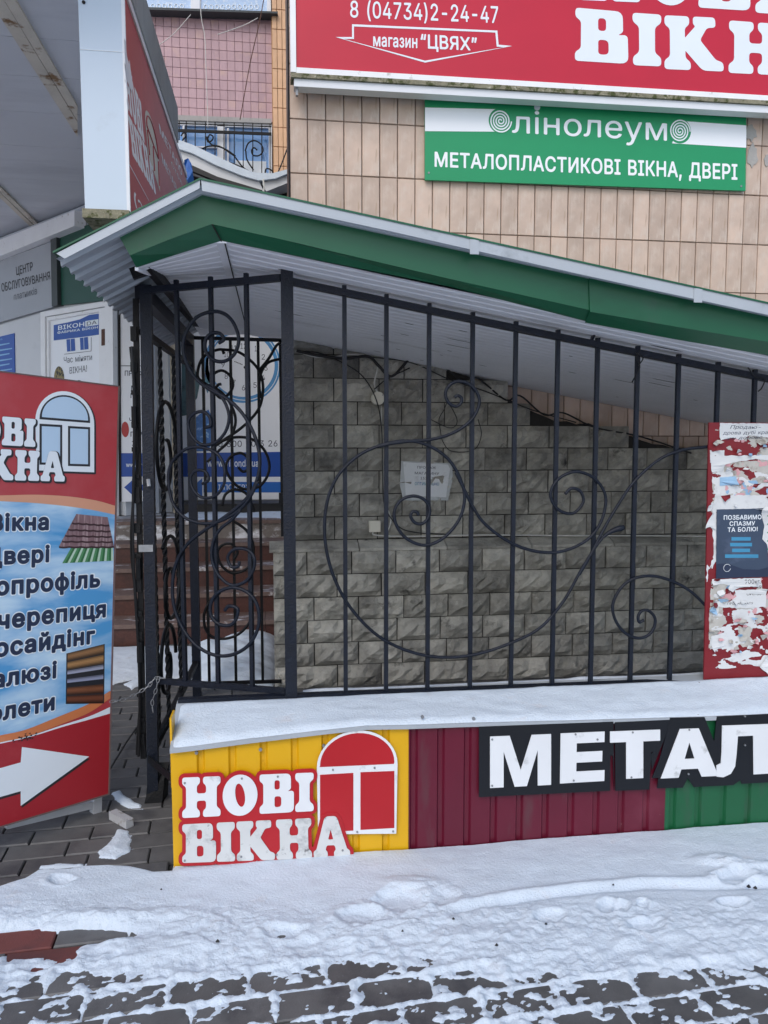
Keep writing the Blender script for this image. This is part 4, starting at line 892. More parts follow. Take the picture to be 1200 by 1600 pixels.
R1 = [(350, 553), (345, 546), (325, 552), (313, 566), (309, 588), (322, 600), (345, 612), (362, 635), (368, 660), (358, 688), (340, 706), (324, 722)]
R1b = [(345, 546), (370, 549), (390, 562), (405, 580), (411, 605), (406, 635), (390, 657), (370, 674), (350, 687), (330, 700)]
R2 = [(442, 560), (420, 566), (409, 580), (405, 600), (407, 622)]
R3 = [(404, 580), (420, 560), (432, 540), (441, 535)]
R4 = [(330, 596), (333, 585), (347, 579), (360, 588), (364, 603), (356, 617), (345, 622), (336, 612), (340, 602), (346, 600)]
R5 = [(330, 702), (350, 688), (372, 683), (395, 687), (414, 705), (421, 730), (413, 752), (396, 764), (375, 762), (360, 748), (353, 730), (360, 714), (376, 708), (388, 717), (390, 731), (380, 737), (372, 730)]
R6 = [(347, 790), (352, 773), (366, 765), (383, 770), (391, 783), (398, 800)]
R7 = [(362, 812), (386, 830), (396, 854), (392, 880), (380, 892), (361, 895), (345, 882), (340, 863), (347, 852), (361, 850), (371, 862), (366, 874)]
R8 = [(344, 926), (328, 940), (319, 960), (321, 982), (332, 995), (352, 998), (374, 990), (390, 972), (394, 955)]
for P_ in (R1, R1b, R2, R3, R4, R5, R6, R7, R8): scroll(P_, .012, .0085, rg, rpl, iron2)
# chain between the A-board and the post, thin rod on the paving
ch = thing('chain', 'short steel chain looped round the corner post at rail height', 'chain', loc=tuple(hy(245, 1062, PC.y-.05)))
cl = Vector(ch.location); pth = spline([tuple(hy(a, b, y_)-cl) for a, b, y_ in [(176, 1096, PC.y-.16), (196, 1092, PC.y-.12), (215, 1083, PC.y-.07), (232, 1072, PC.y-.05), (243, 1060, PC.y-.045), (262, 1060, PC.y-.05)]], 5)
pth2 = spline([tuple(hy(a, b, y_)-cl) for a, b, y_ in [(247, 1062, PC.y-.05), (243, 1080, PC.y-.055), (238, 1098, PC.y-.05), (240, 1120, PC.y-.05)]], 4)
def links(path, parent):
    acc = []; last = None
    for i in range(len(path)-1):
        a, b = Vector(path[i]), Vector(path[i+1])
        if last is None or (a-last).length > .017: acc.append((a, (b-a).normalized())); last = a
    for i, (c, d) in enumerate(acc):
        up = Vector((0, -1, 0)) if i % 2 else d.cross(Vector((0, -1, 0))).normalized(); 
        P_ = [c+d*.014*math.cos(t)+up*.006*math.sin(t) for t in np.linspace(0, 2*math.pi, 11)]
        mb = MB(); mb.tube(P_, .0016, 5); mb.ob('link', steel, parent)
links(pth, ch); links(pth2, ch)
mb = MB(); a = hz(168, 1208, .02); b = hz(224, 1122, .02); mb.tube([a, (a+b)/2+Vector((0, 0, .01)), b], .005, 6); tag(mb.ob('thin_rod', blackc, None), 'thin dark rod lying on the pavers behind the red board', 'rod')
# ------------------------------------------------------------------ green canopy over the stairs
YE = 2.74; YT = 2.665; YBK = YFA-.02
cn = thing('canopy', 'green trimmed gabled canopy with white ribbed soffit over the stair fence', 'canopy', loc=(0, YE, 0)); CL = Vector((0, YE, 0))
def cl_(v): return tuple(Vector(v)-CL)
ap = hy(313, 281, YT); lf_ = hy(88, 396, YT); rt = hy(1200, 475, YT); k_ = (rt.z-ap.z)/(rt.x-ap.x); rt = Vector((4.9, YT, ap.z+k_*(4.9-ap.x)))
def ribsheet(name, a, b, y0, y1, pitch, depth, mat, zoff=0.0, th=.0012, jag=0.0, flat=.6, rise=0.0):
    """ribs run along the slope from a to b; a, b are (x, z)"""
    ys = [(y0, 0)]; y = y0+pitch*.3
    while y+pitch < y1:
        ys += [(y, 0), (y+pitch*.08, depth), (y+pitch*(.08+(1-flat)*.6), depth), (y+pitch*(.16+(1-flat)*.6), 0)]; y += pitch
    ys.append((y1, 0)); V = []; F = []
    for i, (y, d) in enumerate(ys):
        j = random.uniform(-jag, jag)
        rz = rise*min(1.0, (y-y0)/.55)
        for (x, z) in ((a[0]+j, a[1]+rz), (b[0], b[1])): V += [cl_((x, y, z+d+zoff)), cl_((x, y, z+d+zoff+th))]
        if i: p = 4*(i-1); q = 4*i; F += [(p, q, q+2, p+2), (p+1, p+3, q+3, q+1), (p, p+1, q+1, q), (p+2, q+2, q+3, p+3)]
    return mk(name, V, F, mat, cn)
ribsheet('roof_sheet', (lf_.x, lf_.z), (ap.x, ap.z), YT+.004, YBK, .105, -.014, zinc, zoff=-.016, jag=.006)
ribsheet('roof_sheet', (ap.x, ap.z), (rt.x, rt.z), YT+.004, YBK, .105, -.014, zinc, zoff=-.016)
# tops of the sheets are green
for (a, b) in (((lf_.x-.01, lf_.z), (ap.x, ap.z)), ((ap.x, ap.z), (rt.x, rt.z))):
    mb = MB(); V = [cl_((a[0], YT-.004, a[1])), cl_((b[0], YT-.004, b[1])), cl_((b[0], YBK, b[1])), cl_((a[0], YBK, a[1]))]; V += [(x, y, z+.006) for x, y, z in V]
    mb.add(V, [(3, 2, 1, 0), (4, 5, 6, 7), (0, 1, 5, 4), (1, 2, 6, 5), (2, 3, 7, 6), (3, 0, 4, 7)]); mb.ob('roof_top', gtrim, cn)
def strip(name, A, B, y0, y1, mat, yb0=None, yb1=None, parent=cn):
    """band between pixel polylines A (top, at depth y0) and B (bottom, at depth y1), 1.5 mm thick"""
    P = [hy(a, b, y0) for a, b in A]; Q = [hy(a, b, y1) for a, b in B]; n = len(P)
    V = [cl_(p) for p in P]+[cl_(q) for q in Q]+[cl_(p+Vector((0, .002, 0))) for p in P]+[cl_(q+Vector((0, .002, 0))) for q in Q]
    F = []
    for i in range(n-1): F += [(i, i+1, n+i+1, n+i), (2*n+i, 3*n+i, 3*n+i+1, 2*n+i+1), (n+i, n+i+1, 3*n+i+1, 3*n+i), (i, 2*n+i, 2*n+i+1, i+1)]
    F += [(0, n, 3*n, 2*n), (n-1, 3*n-1, 4*n-1, 2*n-1)]
    return mk(name, V, F, mat, parent)
strip('edge_trim', [(88, 396), (200, 337), (313, 278)], [(101, 404), (205, 350), (312, 294)], YT, YT-.001, zinc)
strip('edge_trim', [(314, 280), (600, 343), (900, 409), (1200, 475), (1900, 627)], [(316, 298), (600, 359), (900, 427), (1200, 492), (1900, 643)], YT, YT-.001, zinc)
TP = [(182, 362), (250, 326), (318, 290)]; SPL = [(203, 399), (265, 374), (331, 350)]; BT = [(213, 418), (280, 396), (346, 376)]
TR_ = [(318, 290), (440, 318), (700, 374), (924, 424)]; SR = [(331, 350), (440, 374), (700, 435), (924, 485)]; BR_ = [(346, 376), (440, 393), (733, 473), (916, 501)]
strip('fascia', TP, SPL, YE-.015, YE-.012, gtrim); strip('fascia_lower', SPL, BT, YE-.010, YE+.045, gtrim)
strip('fascia', TR_, SR, YE-.015, YE-.012, gtrim); strip('fascia_lower', SR, [(346, 376), (440, 395), (700, 447), (916, 502)], YE-.010, YE+.045, gtrim)
TR2 = [(920, 424), (1060, 455), (1200, 486), (1900, 638)]; SR2 = [(922, 487), (1060, 511), (1200, 534), (1900, 672)]; BR2 = [(914, 504), (1060, 531), (1200, 555), (1900, 691)]
strip('fascia', TR2, SR2, YE-.021, YE-.018, gtrim); strip('fascia_lower', SR2, BR2, YE-.018, YE+.045, gtrim)
mb = MB(); mb.tube([cl_(hy(332, 351, YE-.016)), cl_(hy(346, 377, YE+.040))], .0025, 5); mb.ob('fold_line', darkm, cn)
mb = MB()
for x_ in (hy(735, 372, YT).x, hy(1085, 448, YT).x): z_ = ap.z+k_*(x_-ap.x); mb.box(cl_((x_-.002, YT-.0035, z_-.052)), cl_((x_+.03, YT-.0015, z_-.002)))
mb.ob('trim_overlap', zinc, cn, kind='stuff')
# white soffit
sA, sB, sD = hy(213, 418, YE+.045), hy(346, 377, YE+.045), hy(1200, 557, YE+.045)
ks = (sD.z-sB.z)/(sD.x-sB.x); sE = (4.9, sB.z+ks*(4.9-sB.x))
ribsheet('soffit_sheet', (sA.x, sA.z), (sB.x, sB.z), YE+.046, YBK, 0.085, .0035, whitem, zoff=.002, flat=.75, rise=.085)
ribsheet('soffit_sheet', (sB.x, sB.z), sE, YE+.046, YBK, 0.075, .0034, whitem, zoff=.002, flat=.8)
mb = MB(); mb.bar(cl_((sB.x, YE+.05, sB.z-.001)), cl_((sB.x, YBK-.2, sB.z-.001)), .035, .008); mb.ob('ridge_strip', whitem, cn)
mb = MB(); mb.bar(cl_((sB.x+.012, YE+.05, sB.z-.007)), cl_((sB.x+.012, YBK-.2, sB.z-.007)), .004, .004); mb.ob('seam', darkm, cn)
mb = MB(); mb.bar(cl_((sA.x, YE+.05, sA.z-.003)), cl_((sA.x, 3.34, sA.z+.080)), .012, .012); mb.ob('soffit_edge', whitem, cn)
mb = MB()
mb.bar(cl_((sA.x+.01, YE+.05, sA.z+.045)), cl_((sA.x+.01, YBK, sA.z+.12)), .03, .04); mb.bar(cl_((sA.x-.06, YE+.3, sA.z+.03)), cl_((sA.x+.02, YE+.3, sA.z+.06)), .03, .04)
mb.ob('rafter', iron2, cn)
mb = MB()
for i in range(26):
    x = random.uniform(sB.x+.05, 2.4); y = random.uniform(YE+.25, 4.7); z = sB.z+ks*(x-sB.x)-.0005; L = random.choice((.02, .03, .05, .16))
    mb.add([cl_((x, y, z)), cl_((x+L, y+.003, z+ks*L)), cl_((x+L*.8, y+.012, z+ks*L*.8)), cl_((x+.2*L, y+.010, z+ks*.2*L))], [(0, 1, 2, 3)])
mb.ob('crack', darkm, cn, kind='stuff')

# ------------------------------------------------------------------ notice board with torn posters, tied to the fence
npl = front(YF-.028, hy(1100, 1062, YF-.028).x, 0)
nb = thing('notice_board', 'dark red board covered with torn paper notices, standing against the right end of the fence', 'notice board', npl)
NBQ = npl.l([(1108, 660), (1320, 661), (1320, 1050), (1100, 1062)])
burb = M('board_dark_red', C('#7a1620'), 0.5, 0.10, 6, 0.2, 40, [(C('#a59a96'), 30, .72, .05)])
shape('panel', [NBQ], burb, nb, z=-.008, thick=.008)
def torn(px0, py0, px1, py1, thr, seed, mat, z, sx=9, sy=14, step=.0022, edge=.02, ragged=1.0):
    (x0, y1), (x1, y0) = npl.uv(px0, py0), npl.uv(px1, py1)
    xs = np.arange(x0, x1, step); ys = np.arange(y0, y1, step); X, Y = np.meshgrid(xs, ys)
    d = np.minimum(np.minimum(X-x0, x1-X), np.minimum(Y-y0, y1-Y)); 
    f = thr - noise2(X*sx*ragged, Y*sy*ragged, seed, 5) + np.clip((.01-d)/.01, 0, 1)*.6
    lps = [l for l in march(f, xs, ys) if len(l) > 10]
    if not lps: return
    shape('torn_paper', lps, mat, nb, z=z, kind='stuff')
torn(1114, 668, 1300, 732, .50, 3, paperg, .0006, 16, 24, .0016); torn(1112, 718, 1300, 800, .47, 13, paperg, .0007, 16, 26, .0016); torn(1110, 735, 1300, 790, .54, 23, paperm, .0012, 24, 40, .0016)
torn(1108, 905, 1300, 1012, .50, 33, paperg, .0006, 16, 24, .0016); torn(1112, 925, 1300, 960, .51, 43, paperm, .0011, 18, 34, .0016); torn(1108, 960, 1300, 1020, .545, 53, paperm, .0012, 20, 34, .0016)
torn(1106, 700, 1125, 960, .52, 63, paperm, .0009, 22, 12); torn(1130, 690, 1300, 790, .66, 73, paperb, .0016, 26, 34, .0018); torn(1130, 670, 1300, 1000, .68, 83, paperp, .0017, 28, 30, .002); torn(1110, 1018, 1300, 1040, .60, 93, paperm, .0009, 10, 24)
def sheet(pts, mat, z, seed=0, jag=.003, curl=0.0, name='paper_notice'):
    r = random.Random(seed); P = npl.l(pts); out = []
    for i, a in enumerate(P):
        b = P[(i+1) % len(P)]; L = math.hypot(b[0]-a[0], b[1]-a[1]); m = max(1, int(L/.012))
        for k in range(m): t = k/m; out.append((a[0]+(b[0]-a[0])*t+(r.uniform(-jag, jag) if k else 0), a[1]+(b[1]-a[1])*t+(r.uniform(-jag, jag) if k else 0)))
    o_ = shape(name, [out], mat, nb, z=z, thick=.0006)
    if jag >= .001:
        for _ in range(2):
            k_ = r.choice(P); rad = r.uniform(.015, .035)
            for v in o_.data.vertices:
                d = math.hypot(v.co.x-k_[0], v.co.y-k_[1])
                if d < rad: v.co.z += (1-d/rad)**1.5*r.uniform(.008, .014)
    return o_
sheet([(1124, 661), (1300, 662), (1300, 684), (1250, 688), (1200, 684), (1170, 680), (1160, 688), (1145, 684), (1124, 688)], paperm, .0022, 1, .0015)['label'] = 'handwritten notice in blue-black ink at the top'
for s_, q, b_ in (('Продаю-', [(1141, 662), (1188, 663), (1187, 670), (1140, 670)], 0), ('дрова дубі крає', [(1129, 673), (1204, 672), (1204, 678), (1129, 679)], 0), ('сухі доровс', [(1129, 682), (1190, 680), (1190, 685), (1129, 687)], 0)):
    V, F = textmesh(s_, 0.0); W = V[:, 0].max(); qq = [npl.uv(*p) for p in q]
    P = [(*bil(qq, (x+.22*y)/W, y/(1 if s_[0] == 'П' else .8)), .0031) for x, y, _ in V]; mk('lettering', P, F, navyp, nb)
sheet([(1109, 712), (1300, 711), (1300, 719), (1230, 722), (1180, 717), (1150, 722), (1130, 726), (1128, 736), (1112, 738)], paperm, .0021, 2, .002)
sheet([(1124, 746), (1149, 744), (1150, 757), (1124, 759)], paperb, .0024, 3, .001)
sheet([(1120, 774), (1250, 773), (1290, 778), (1290, 800), (1190, 796), (1120, 797)], paperm, .0022, 4, .002)
po = sheet([(1119, 796), (1197, 794), (1200, 900), (1118, 904)], M('poster_navy', C('#37465c'), .45, .12, 5, 0, 60, [(C('#65708a'), 2.6, .55, .2), (C('#2b3c58'), 3.5, .6, .1)]), .0030, 5, .0006, name='poster'); po['label'] = 'dark blue poster about pain relief'
sheet([(1119, 881), (1135, 880), (1160, 889), (1185, 890), (1199, 886), (1199, 901), (1118, 903)], M('poster_deep_navy', C('#24304a'), .45, .1, 6), .0040, 6, .0006, name='poster_band').parent = po
for s_, q in (('ПОЗБАВИМО', [(1130, 805), (1189, 804), (1189, 811), (1130, 812)]), ('СПАЗМУ', [(1139, 814.5), (1179, 814), (1179, 820.5), (1139, 821.5)]), ('ТА БОЛЮ!', [(1136, 824), (1183, 823), (1183, 829.5), (1136, 831)])):
    place_text(npl, s_, q, whitep, nb, z=.0042, bold=.02)
capb = M('caption_blue', C('#3f8db5'), .45, .1, 6)
for a_, b_, c_ in ((1142, 839, 1172), (1140, 848, 1174), (1143, 857, 1171), (1132, 866, 1184)):
    shape('caption_bar', [npl.l([(a_, b_), (c_, b_), (c_, b_+5.5), (a_, b_+5.5)])], capb, po, z=.0042)
for s_, q in (('МАСАЖ', [(1150, 840.5), (1164, 840.5), (1164, 843.5), (1150, 843.5)]),): pass
c0 = npl.uv(1135, 887); mb = MB()
mb.tube([(c0[0]+.016*math.cos(t), c0[1]+.016*math.sin(t), .0055) for t in np.linspace(.5, 6.1, 20)], .001, 4); mb.ob('emblem_ring', whitep, nb)
sheet([(1187, 797), (1205, 783), (1300, 785), (1300, 880), (1203, 880), (1197, 850), (1190, 842), (1193, 820)], paperm, .0046, 7, .002)
for i in range(5):
    y_ = 800+i*13; shape('green_leaf', [npl.l([(1197, y_+6), (1204, y_), (1212, y_+4), (1206, y_+12)])], lingreen, nb, z=.0058)
sheet([(1112, 905), (1188, 903), (1190, 918), (1168, 916), (1150, 920), (1130, 912), (1112, 914)], paperm, .0024, 8, .002)
place_text(npl, '900кг.', [(1163, 905.5), (1188, 905), (1188, 911.5), (1163, 912)], inkb, nb, z=.0034, bold=.004)
place_text(npl, '1 99', [(1174, 915), (1189, 914.5), (1189, 919), (1174, 919.5)], inkb, nb, z=.0034)
sheet([(1147, 922), (1197, 920), (1196, 948), (1160, 950), (1115, 948), (1114, 938), (1140, 940), (1150, 932)], paperm, .0023, 9, .002)
place_text(npl, 'ПРОДАМ ХАТУ', [(1136, 941), (1176, 940.5), (1176, 944), (1136, 944.5)], inkb, nb, z=.0034)
place_text(npl, 'ОРЕНДА', [(1166, 926), (1192, 925), (1192, 929), (1166, 930)], inkb, nb, z=.0034)
sheet([(1099, 825), (1112, 800), (1118, 828), (1108, 823)], paperm, .0065, 10, .001); sheet([(1104, 790), (1113, 786), (1110, 798), (1104, 799)], paperm, .0060, 11, .001)
sheet([(1186, 1042), (1199, 1022), (1215, 1040), (1205, 1058)], paperm, .0060, 12, .001); sheet([(1110, 995), (1130, 988), (1133, 1008), (1112, 1017)], paperm, .0030, 14, .002)
mb = MB(); p0 = npl.uv(1110, 1066); 
for dx_ in (0, .02, .05): mb.tube([(p0[0]-.02+dx_, p0[1]-.02, .0), (p0[0]-.015+dx_, p0[1]-.012, .012)], .006, 6)
mb.ob('screw', rust, nb, kind='stuff')

for k_ in range(46):
    r = random.Random(300+k_); y_ = r.choice((r.uniform(690, 795), r.uniform(905, 1020))); x_ = r.uniform(1108, 1205); s_ = r.uniform(2.5, 8)
    pts = [(x_+s_*math.cos(t)*r.uniform(.5, 1.4), y_+s_*.8*math.sin(t)*r.uniform(.5, 1.3)) for t in np.linspace(0, 5.4, r.choice((4, 5, 6, 7)))]
    m_ = r.choice((paperm, paperg, paperg, paperm, paperb, paperp, burb)); sheet(pts, m_, .0026+.0002*(k_ % 9), k_+50, .0012, name='paper_scrap')
# ------------------------------------------------------------------ granite steps and landing
gs = thing('granite_steps', 'wide red granite steps climbing to the service entrance behind the fence', 'steps', loc=(-1, 6.05, 0)); GS = (-1, 6.05, 0)
for n_ in range(5):
    y0_ = 6.05+.3*n_; z1_ = .17*(n_+1); x = -4.2
    while x < .10:
        w_ = random.choice((1.1, 1.25, .95)); x2 = min(x+w_, .10)
        mb = MB(); mb.box(L_((x+.002, y0_+.012, z1_-.17 if n_ else -.02), GS), L_((x2-.002, y0_+.32, z1_-.034), GS)); mb.ob('riser', granite, gs)
        mb = MB(); mb.box(L_((x+.002, y0_-.012, z1_-.0335), GS), L_((x2-.002, y0_+.318, z1_), GS)); mb.ob('tread', graniteT, gs); x = x2
mb = MB(); mb.box((-12, 7.26, -.1), (.10, 13, .843)); mb.ob('landing', landm, None, kind='structure')
xs = np.linspace(-.9, .08, 80); ys = np.linspace(7.3, 8.4, 60); X, Y = np.meshgrid(xs, ys); H = .86+.022*(noise2(X*3, Y*7, 3, 4)-.42)*2
gridmesh('landing_snow', X, Y, np.minimum(H, .872)-.012, snowdirty, kind='stuff')
# ------------------------------------------------------------------ entrance building at left (set at an angle)
oo = C0 + _r*(-2.614) + _f0*7.6; oo.z = 0
bpl = Pl(oo, _r*.765 - _f0*.643, (0, 0, 1)); bl_ = bpl.l
eb_ = thing('building', 'grey clad entrance building with a service centre sign under the concrete slab', 'building', bpl)
def bprism(name, pts, w0, w1, mat, parent=eb_, pl=bpl, **k):
    mb = MB(); mb.prism(pl.l(pts, 0), w0, w1); return mb.ob(name, mat, parent, **k)
mb = MB(); mb.prism([(-3.2, .85), (.06, .85), (.06, 3.95), (-3.2, 3.95)], -.4, -.02); mb.ob('wall', cladl, eb_)
bprism('cladding_panel', [(-260, 504), (86, 378), (88, 480), (0, 505), (-260, 590)], -.018, .03, cladm)
bprism('cladding_panel', [(-260, 595), (0, 509), (74, 488), (74, 800), (-260, 900)], -.018, .02, cladl)
bprism('corner_trim', [(86, 368), (95, 365), (97, 478), (88, 480)], -.018, .05, M('trim_dark', C('#3f4648'), .5, .1, 4))
bprism('green_panel', [(96, 366), (182, 338), (182, 468), (98, 477)], -.018, .015, dkgreen)
bprism('lintel_beam', [(-300, 500), (134, 333), (134, 357), (-300, 528)], .0, .12, lightbox2)
for s_, q, m_ in (('ЦЕНТР', [(25, 417), (51, 409), (52, 422), (26, 430)], inkb), ('ОБСЛУГОВУВАННЯ', [(2, 443), (78, 424), (79, 436.5), (3, 456)], inkb)):
    place_text(bpl, s_, q, m_, eb_, z=.0325, bold=.012, off=.03)
place_text(bpl, 'платників', [(22, 461), (58, 451), (58, 459.5), (22, 469)], inkg, eb_, z=.0325, ref='x', off=.03)
bq = thing('plaque', 'small blue plaque with white text left of the entrance window', 'plaque', bpl); 
bprism('plate', [(-60, 542), (26, 521), (28, 620), (-60, 640)], .022, .03, bluep, bq)
for i in range(6):
    shape('text_line', [bl_([(-10, 542+i*8-(1.5)), (19+(i % 2)*4, 536+i*8), (19+(i % 2)*4, 537.6+i*8), (-10, 543.5+i*8)])], lblue, bq, z=.0305)
place_text(bpl, 'УКРАЇНА', [(-8, 532), (8, 529), (8, 531.5), (-8, 535)], lblue, bq, z=.0305)
# window/door unit with the poster
dw = thing('entrance_window', 'white framed window door with a blue and white windows poster', 'window', bpl)
def bars_quad(name, outer, inner, w0, w1, mat, parent, pl=bpl):
    o4 = pl.l(outer); i4 = pl.l(inner); mb = MB()
    for k in range(4):
        a, b = o4[k], o4[(k+1) % 4]; c, d = i4[(k+1) % 4], i4[k]; mb.prism([a, b, c, d], w0, w1)
    return mb.ob(name, mat, parent)
bars_quad('frame', [(73, 489), (186, 470), (189, 806), (75, 830)], [(80, 496), (174, 480), (176, 800), (82, 822)], .021, .07, lightbox2, dw)
bars_quad('sash', [(80.5, 497), (172, 481.5), (174, 797), (82.5, 819)], [(83.5, 502), (162.5, 488), (164, 790), (85, 808)], .021, .055, lightbox2, dw)
bprism('pane', [(83.5, 502), (162.5, 488), (164, 790), (85, 808)], .022, .030, posterw, dw)
bprism('hinge', [(168, 516), (173, 515), (173, 540), (168, 541)], .056, .066, rust, bpy.data.objects['sash'])
hw = [(84, 508), (105, 504), (125, 499), (140, 492), (160, 489.5), (161, 522), (130, 526.5), (84, 532)]
shape('poster_header', [bl_(hw, .03)], bluep, dw, z=.0312)
place_text(bpl, 'ВІКОН', [(91, 509), (132, 503), (132, 509.5), (91, 515.8)], whitep, dw, z=.032, bold=.02, off=.03)
shape('logo_box', [bl_([(133.5, 501.8), (154, 498.6), (154, 507.6), (133.5, 510.6)], .03)], whitep, dw, z=.032)
place_text(bpl, 'DA', [(136, 503), (151.5, 500.5), (151.5, 506), (136, 508.8)], inkg, dw, z=.033, bold=.01, off=.03)
place_text(bpl, 'ФАБРИКА ВІКОН', [(90, 518), (153, 509.5), (153, 513), (90, 521.8)], whitep, dw, z=.032, bold=.02, off=.03)
for q in ([(104, 530.5), (117, 529), (118, 548), (105, 549.5)], [(125, 528), (137.5, 526.5), (138.5, 545.5), (126, 547)]):
    shape('window_picture', [bl_(q, .03)], bluep, dw, z=.032); a = bl_(q, .03); mx_ = ((a[0][0]+a[1][0])/2); mb = MB(); mb.box((mx_-.004, a[3][1]+.0, .0325), (mx_+.004, a[0][1], .0335)); mb.ob('glazing_bar', whitep, dw)
mb = MB(); qq = bl_([(101, 553.5), (143, 548.5), (143, 527)], .03); mb.tube([(a, b, .034) for a, b in qq], .0025, 4); mb.ob('window_sill_picture', inkg, dw)
place_text(bpl, 'Час міняти', [(100, 558), (144, 553), (144, 562.5), (100, 567.5)], inkg, dw, z=.032, off=.03)
place_text(bpl, 'ВІКНА!', [(109, 574), (136, 570.5), (136, 580.5), (109, 584)], inkg, dw, z=.032, off=.03)
for cx, cy, rx, ry, m_ in ((88, 592, 8, 19, M('spotted_print', C('#8a7a4a'), .5, .1, 6, 0, 60, [(C('#1c1a16'), 22, .5, .03)])), (123, 603, 8, 9, inkb)):
    c_ = bpl.uv(cx, cy, .03); rr = abs(bpl.uv(cx+rx, cy, .03)[0]-c_[0]); r2 = abs(bpl.uv(cx, cy+ry, .03)[1]-c_[1])
    shape('picture_spot', [ell(max(c_[0], bpl.uv(85, 600, .03)[0]+rr) if cx < 100 else c_[0], c_[1], rr, r2, 20)], m_, dw, z=.0322)
# service list board
YL2 = 7.75; lpl = front(YL2, hy(188, 700, YL2).x, 0); ll = lpl.l
sb = thing('price_board', 'narrow white board with blue words and a blue arrow beside the window', 'sign', lpl)
mb = MB(); mb.prism(ll([(188, 471), (224, 471), (225, 783), (190, 784)]), -.02, 0); mb.ob('panel', posterw, sb)
mb = MB(); mb.prism(ll([(184.5, 471), (187.7, 471), (189.6, 784), (186.5, 784)]), -.03, .012); mb.ob('edge', darkm, sb)
for s_, x_, y_, h_, w_ in (('ЖК', 203, 503, 7, 13), ('РО', 205, 525, 7, 12), ('РУ', 204, 549, 7.5, 12), ('Ц', 208, 563, 7.5, 6.5), ('ПРОФ', 195, 587, 8, 26), ('М', 205, 610, 7.5, 7.5), ('ПР', 204, 622, 7.5, 13), ('М', 206, 647, 7.5, 7.5), ('ЧЕР', 202, 660, 7.5, 18), ('ГАР', 204, 682, 7.5, 18), ('10', 206, 696, 7.5, 10)):
    place_text(lpl, s_, [(x_, y_-h_), (x_+w_, y_-h_), (x_+w_, y_), (x_, y_)], navyp, sb, z=.001, bold=.014)
mb = MB(); mb.prism(ll([(189, 571), (225, 571), (225, 572.2), (189, 572.2)]), .0, .003); mb.ob('joint_line', inkg, sb)
c_ = lpl.uv(195, 671); shape('red_disc', [ell(c_[0]+.004, c_[1], .035, .075, 22)], redst, sb, z=.001)
shape('blue_band', [ll([(189, 708), (225, 708), (225, 744.5), (189.6, 745)])], bluep, sb, z=.001)
place_text(lpl, 'www.v', [(197, 724.5), (222, 724.5), (222, 729.5), (197, 729.5)], whitep, sb, z=.002, ref='x', bold=.02)
shape('arrow', [ll([(194, 761.5), (207.5, 749.5), (207.5, 757), (224.5, 757), (224.5, 766.5), (207.5, 766.5), (207.5, 774)])], bluep, sb, z=.001)
place_text(lpl, 'ІП', [(211, 758.5), (219, 758.5), (219, 764.8), (211, 764.8)], whitep, sb, z=.002, bold=.02)
# white wall behind the gate, column, clock poster
ew = thing('building', 'white and grey back wall of the service entrance behind the gate posts', 'building', loc=(-1, 8.8, .84))
mb = MB(); mb.box((-.88, 0, 0), (1.08, .3, 3.1)); mb.ob('wall', cladl, ew)
mb = MB(); wl = hy(226, 766, 8.3); wr = hy(268, 766, 8.3); mb.box((wl.x+1, -.5, wl.z-.84), (wr.x+1, -.4, 2.9)); mb.ob('white_panel', lightbox2, ew)
mb = MB(); mb.box((wl.x+1.001, -.46, 0), (wr.x+.999, -.41, wl.z-.845)); mb.box((wl.x+1, -.53, wl.z-.842), (wr.x+1.02, -.39, wl.z-.825)); mb.ob('plinth', cladl, ew)
ccx0, ccx1 = hy(268.5, 700, 8.2).x, hy(283, 700, 8.2).x
cc = thing('column', 'cream column left of the clock poster', 'column', loc=(ccx0, 8.2, .84))
mb = MB(); mb.prism([(0, 0), (ccx1-ccx0, 0), (ccx1-ccx0, .12), (0, .12)], 0, 3.1); mb.box((.02, -.012, 0), (.035, .0, 3.1)); mb.ob('shaft', creamp, cc)
YC = 8.6; cpl2 = front(YC, hy(283, 700, YC).x, 0); c2 = cpl2.l
ck = thing('clock_poster', 'large white poster with a blue ringed clock face, phone number and blue bands', 'poster', cpl2)
mb = MB(); mb.prism(c2([(283, 470), (440, 470), (440, 780), (283, 781)]), -.02, 0); mb.ob('panel', posterw, ck)
cc_ = cpl2.uv(379, 570); px1 = abs(cpl2.uv(380, 570)[0]-cc_[0])
shape('clock_ring', [ell(cc_[0], cc_[1], 60*px1, 60*px1, 48), ell(cc_[0], cc_[1], 50.5*px1, 50.5*px1, 48)], M('ring_blue', C('#4f95cc'), .4, .15, 5), ck, z=.001)
shape('clock_ring', [ell(cc_[0]+2*px1, cc_[1], 55.2*px1, 56.5*px1, 48), ell(cc_[0]+2*px1, cc_[1], 54*px1, 55*px1, 48)], whitep, ck, z=.0015)
for s_, x_, y_ in (('12', 376, 545), ('1', 398, 549), ('2', 409, 562), ('3', 413, 579), ('4', 409, 594), ('5', 396, 606), ('6', 378, 610), ('7', 363, 602), ('8', 351, 592), ('9', 346, 574), ('10', 350, 558), ('11', 361, 548)):
    w_ = 5 if len(s_) == 1 else 8.5; w_ = 3 if s_ == '1' else w_
    place_text(cpl2, s_, [(x_, y_-8.5), (x_+w_, y_-8.5), (x_+w_, y_), (x_, y_)], inkg, ck, z=.0012, bold=.0)
mb = MB()
for i in range(6): a = cpl2.uv(367+i*2.2, 565+i*.9); mb.tube([(a[0], a[1], .001), (a[0], a[1], .004)], .9*px1, 6)
a = cpl2.uv(383, 574); mb.tube([(a[0], a[1], .001), (a[0], a[1], .005)], 2.4*px1, 10); mb.ob('clock_hand', inkb, ck, kind='stuff')
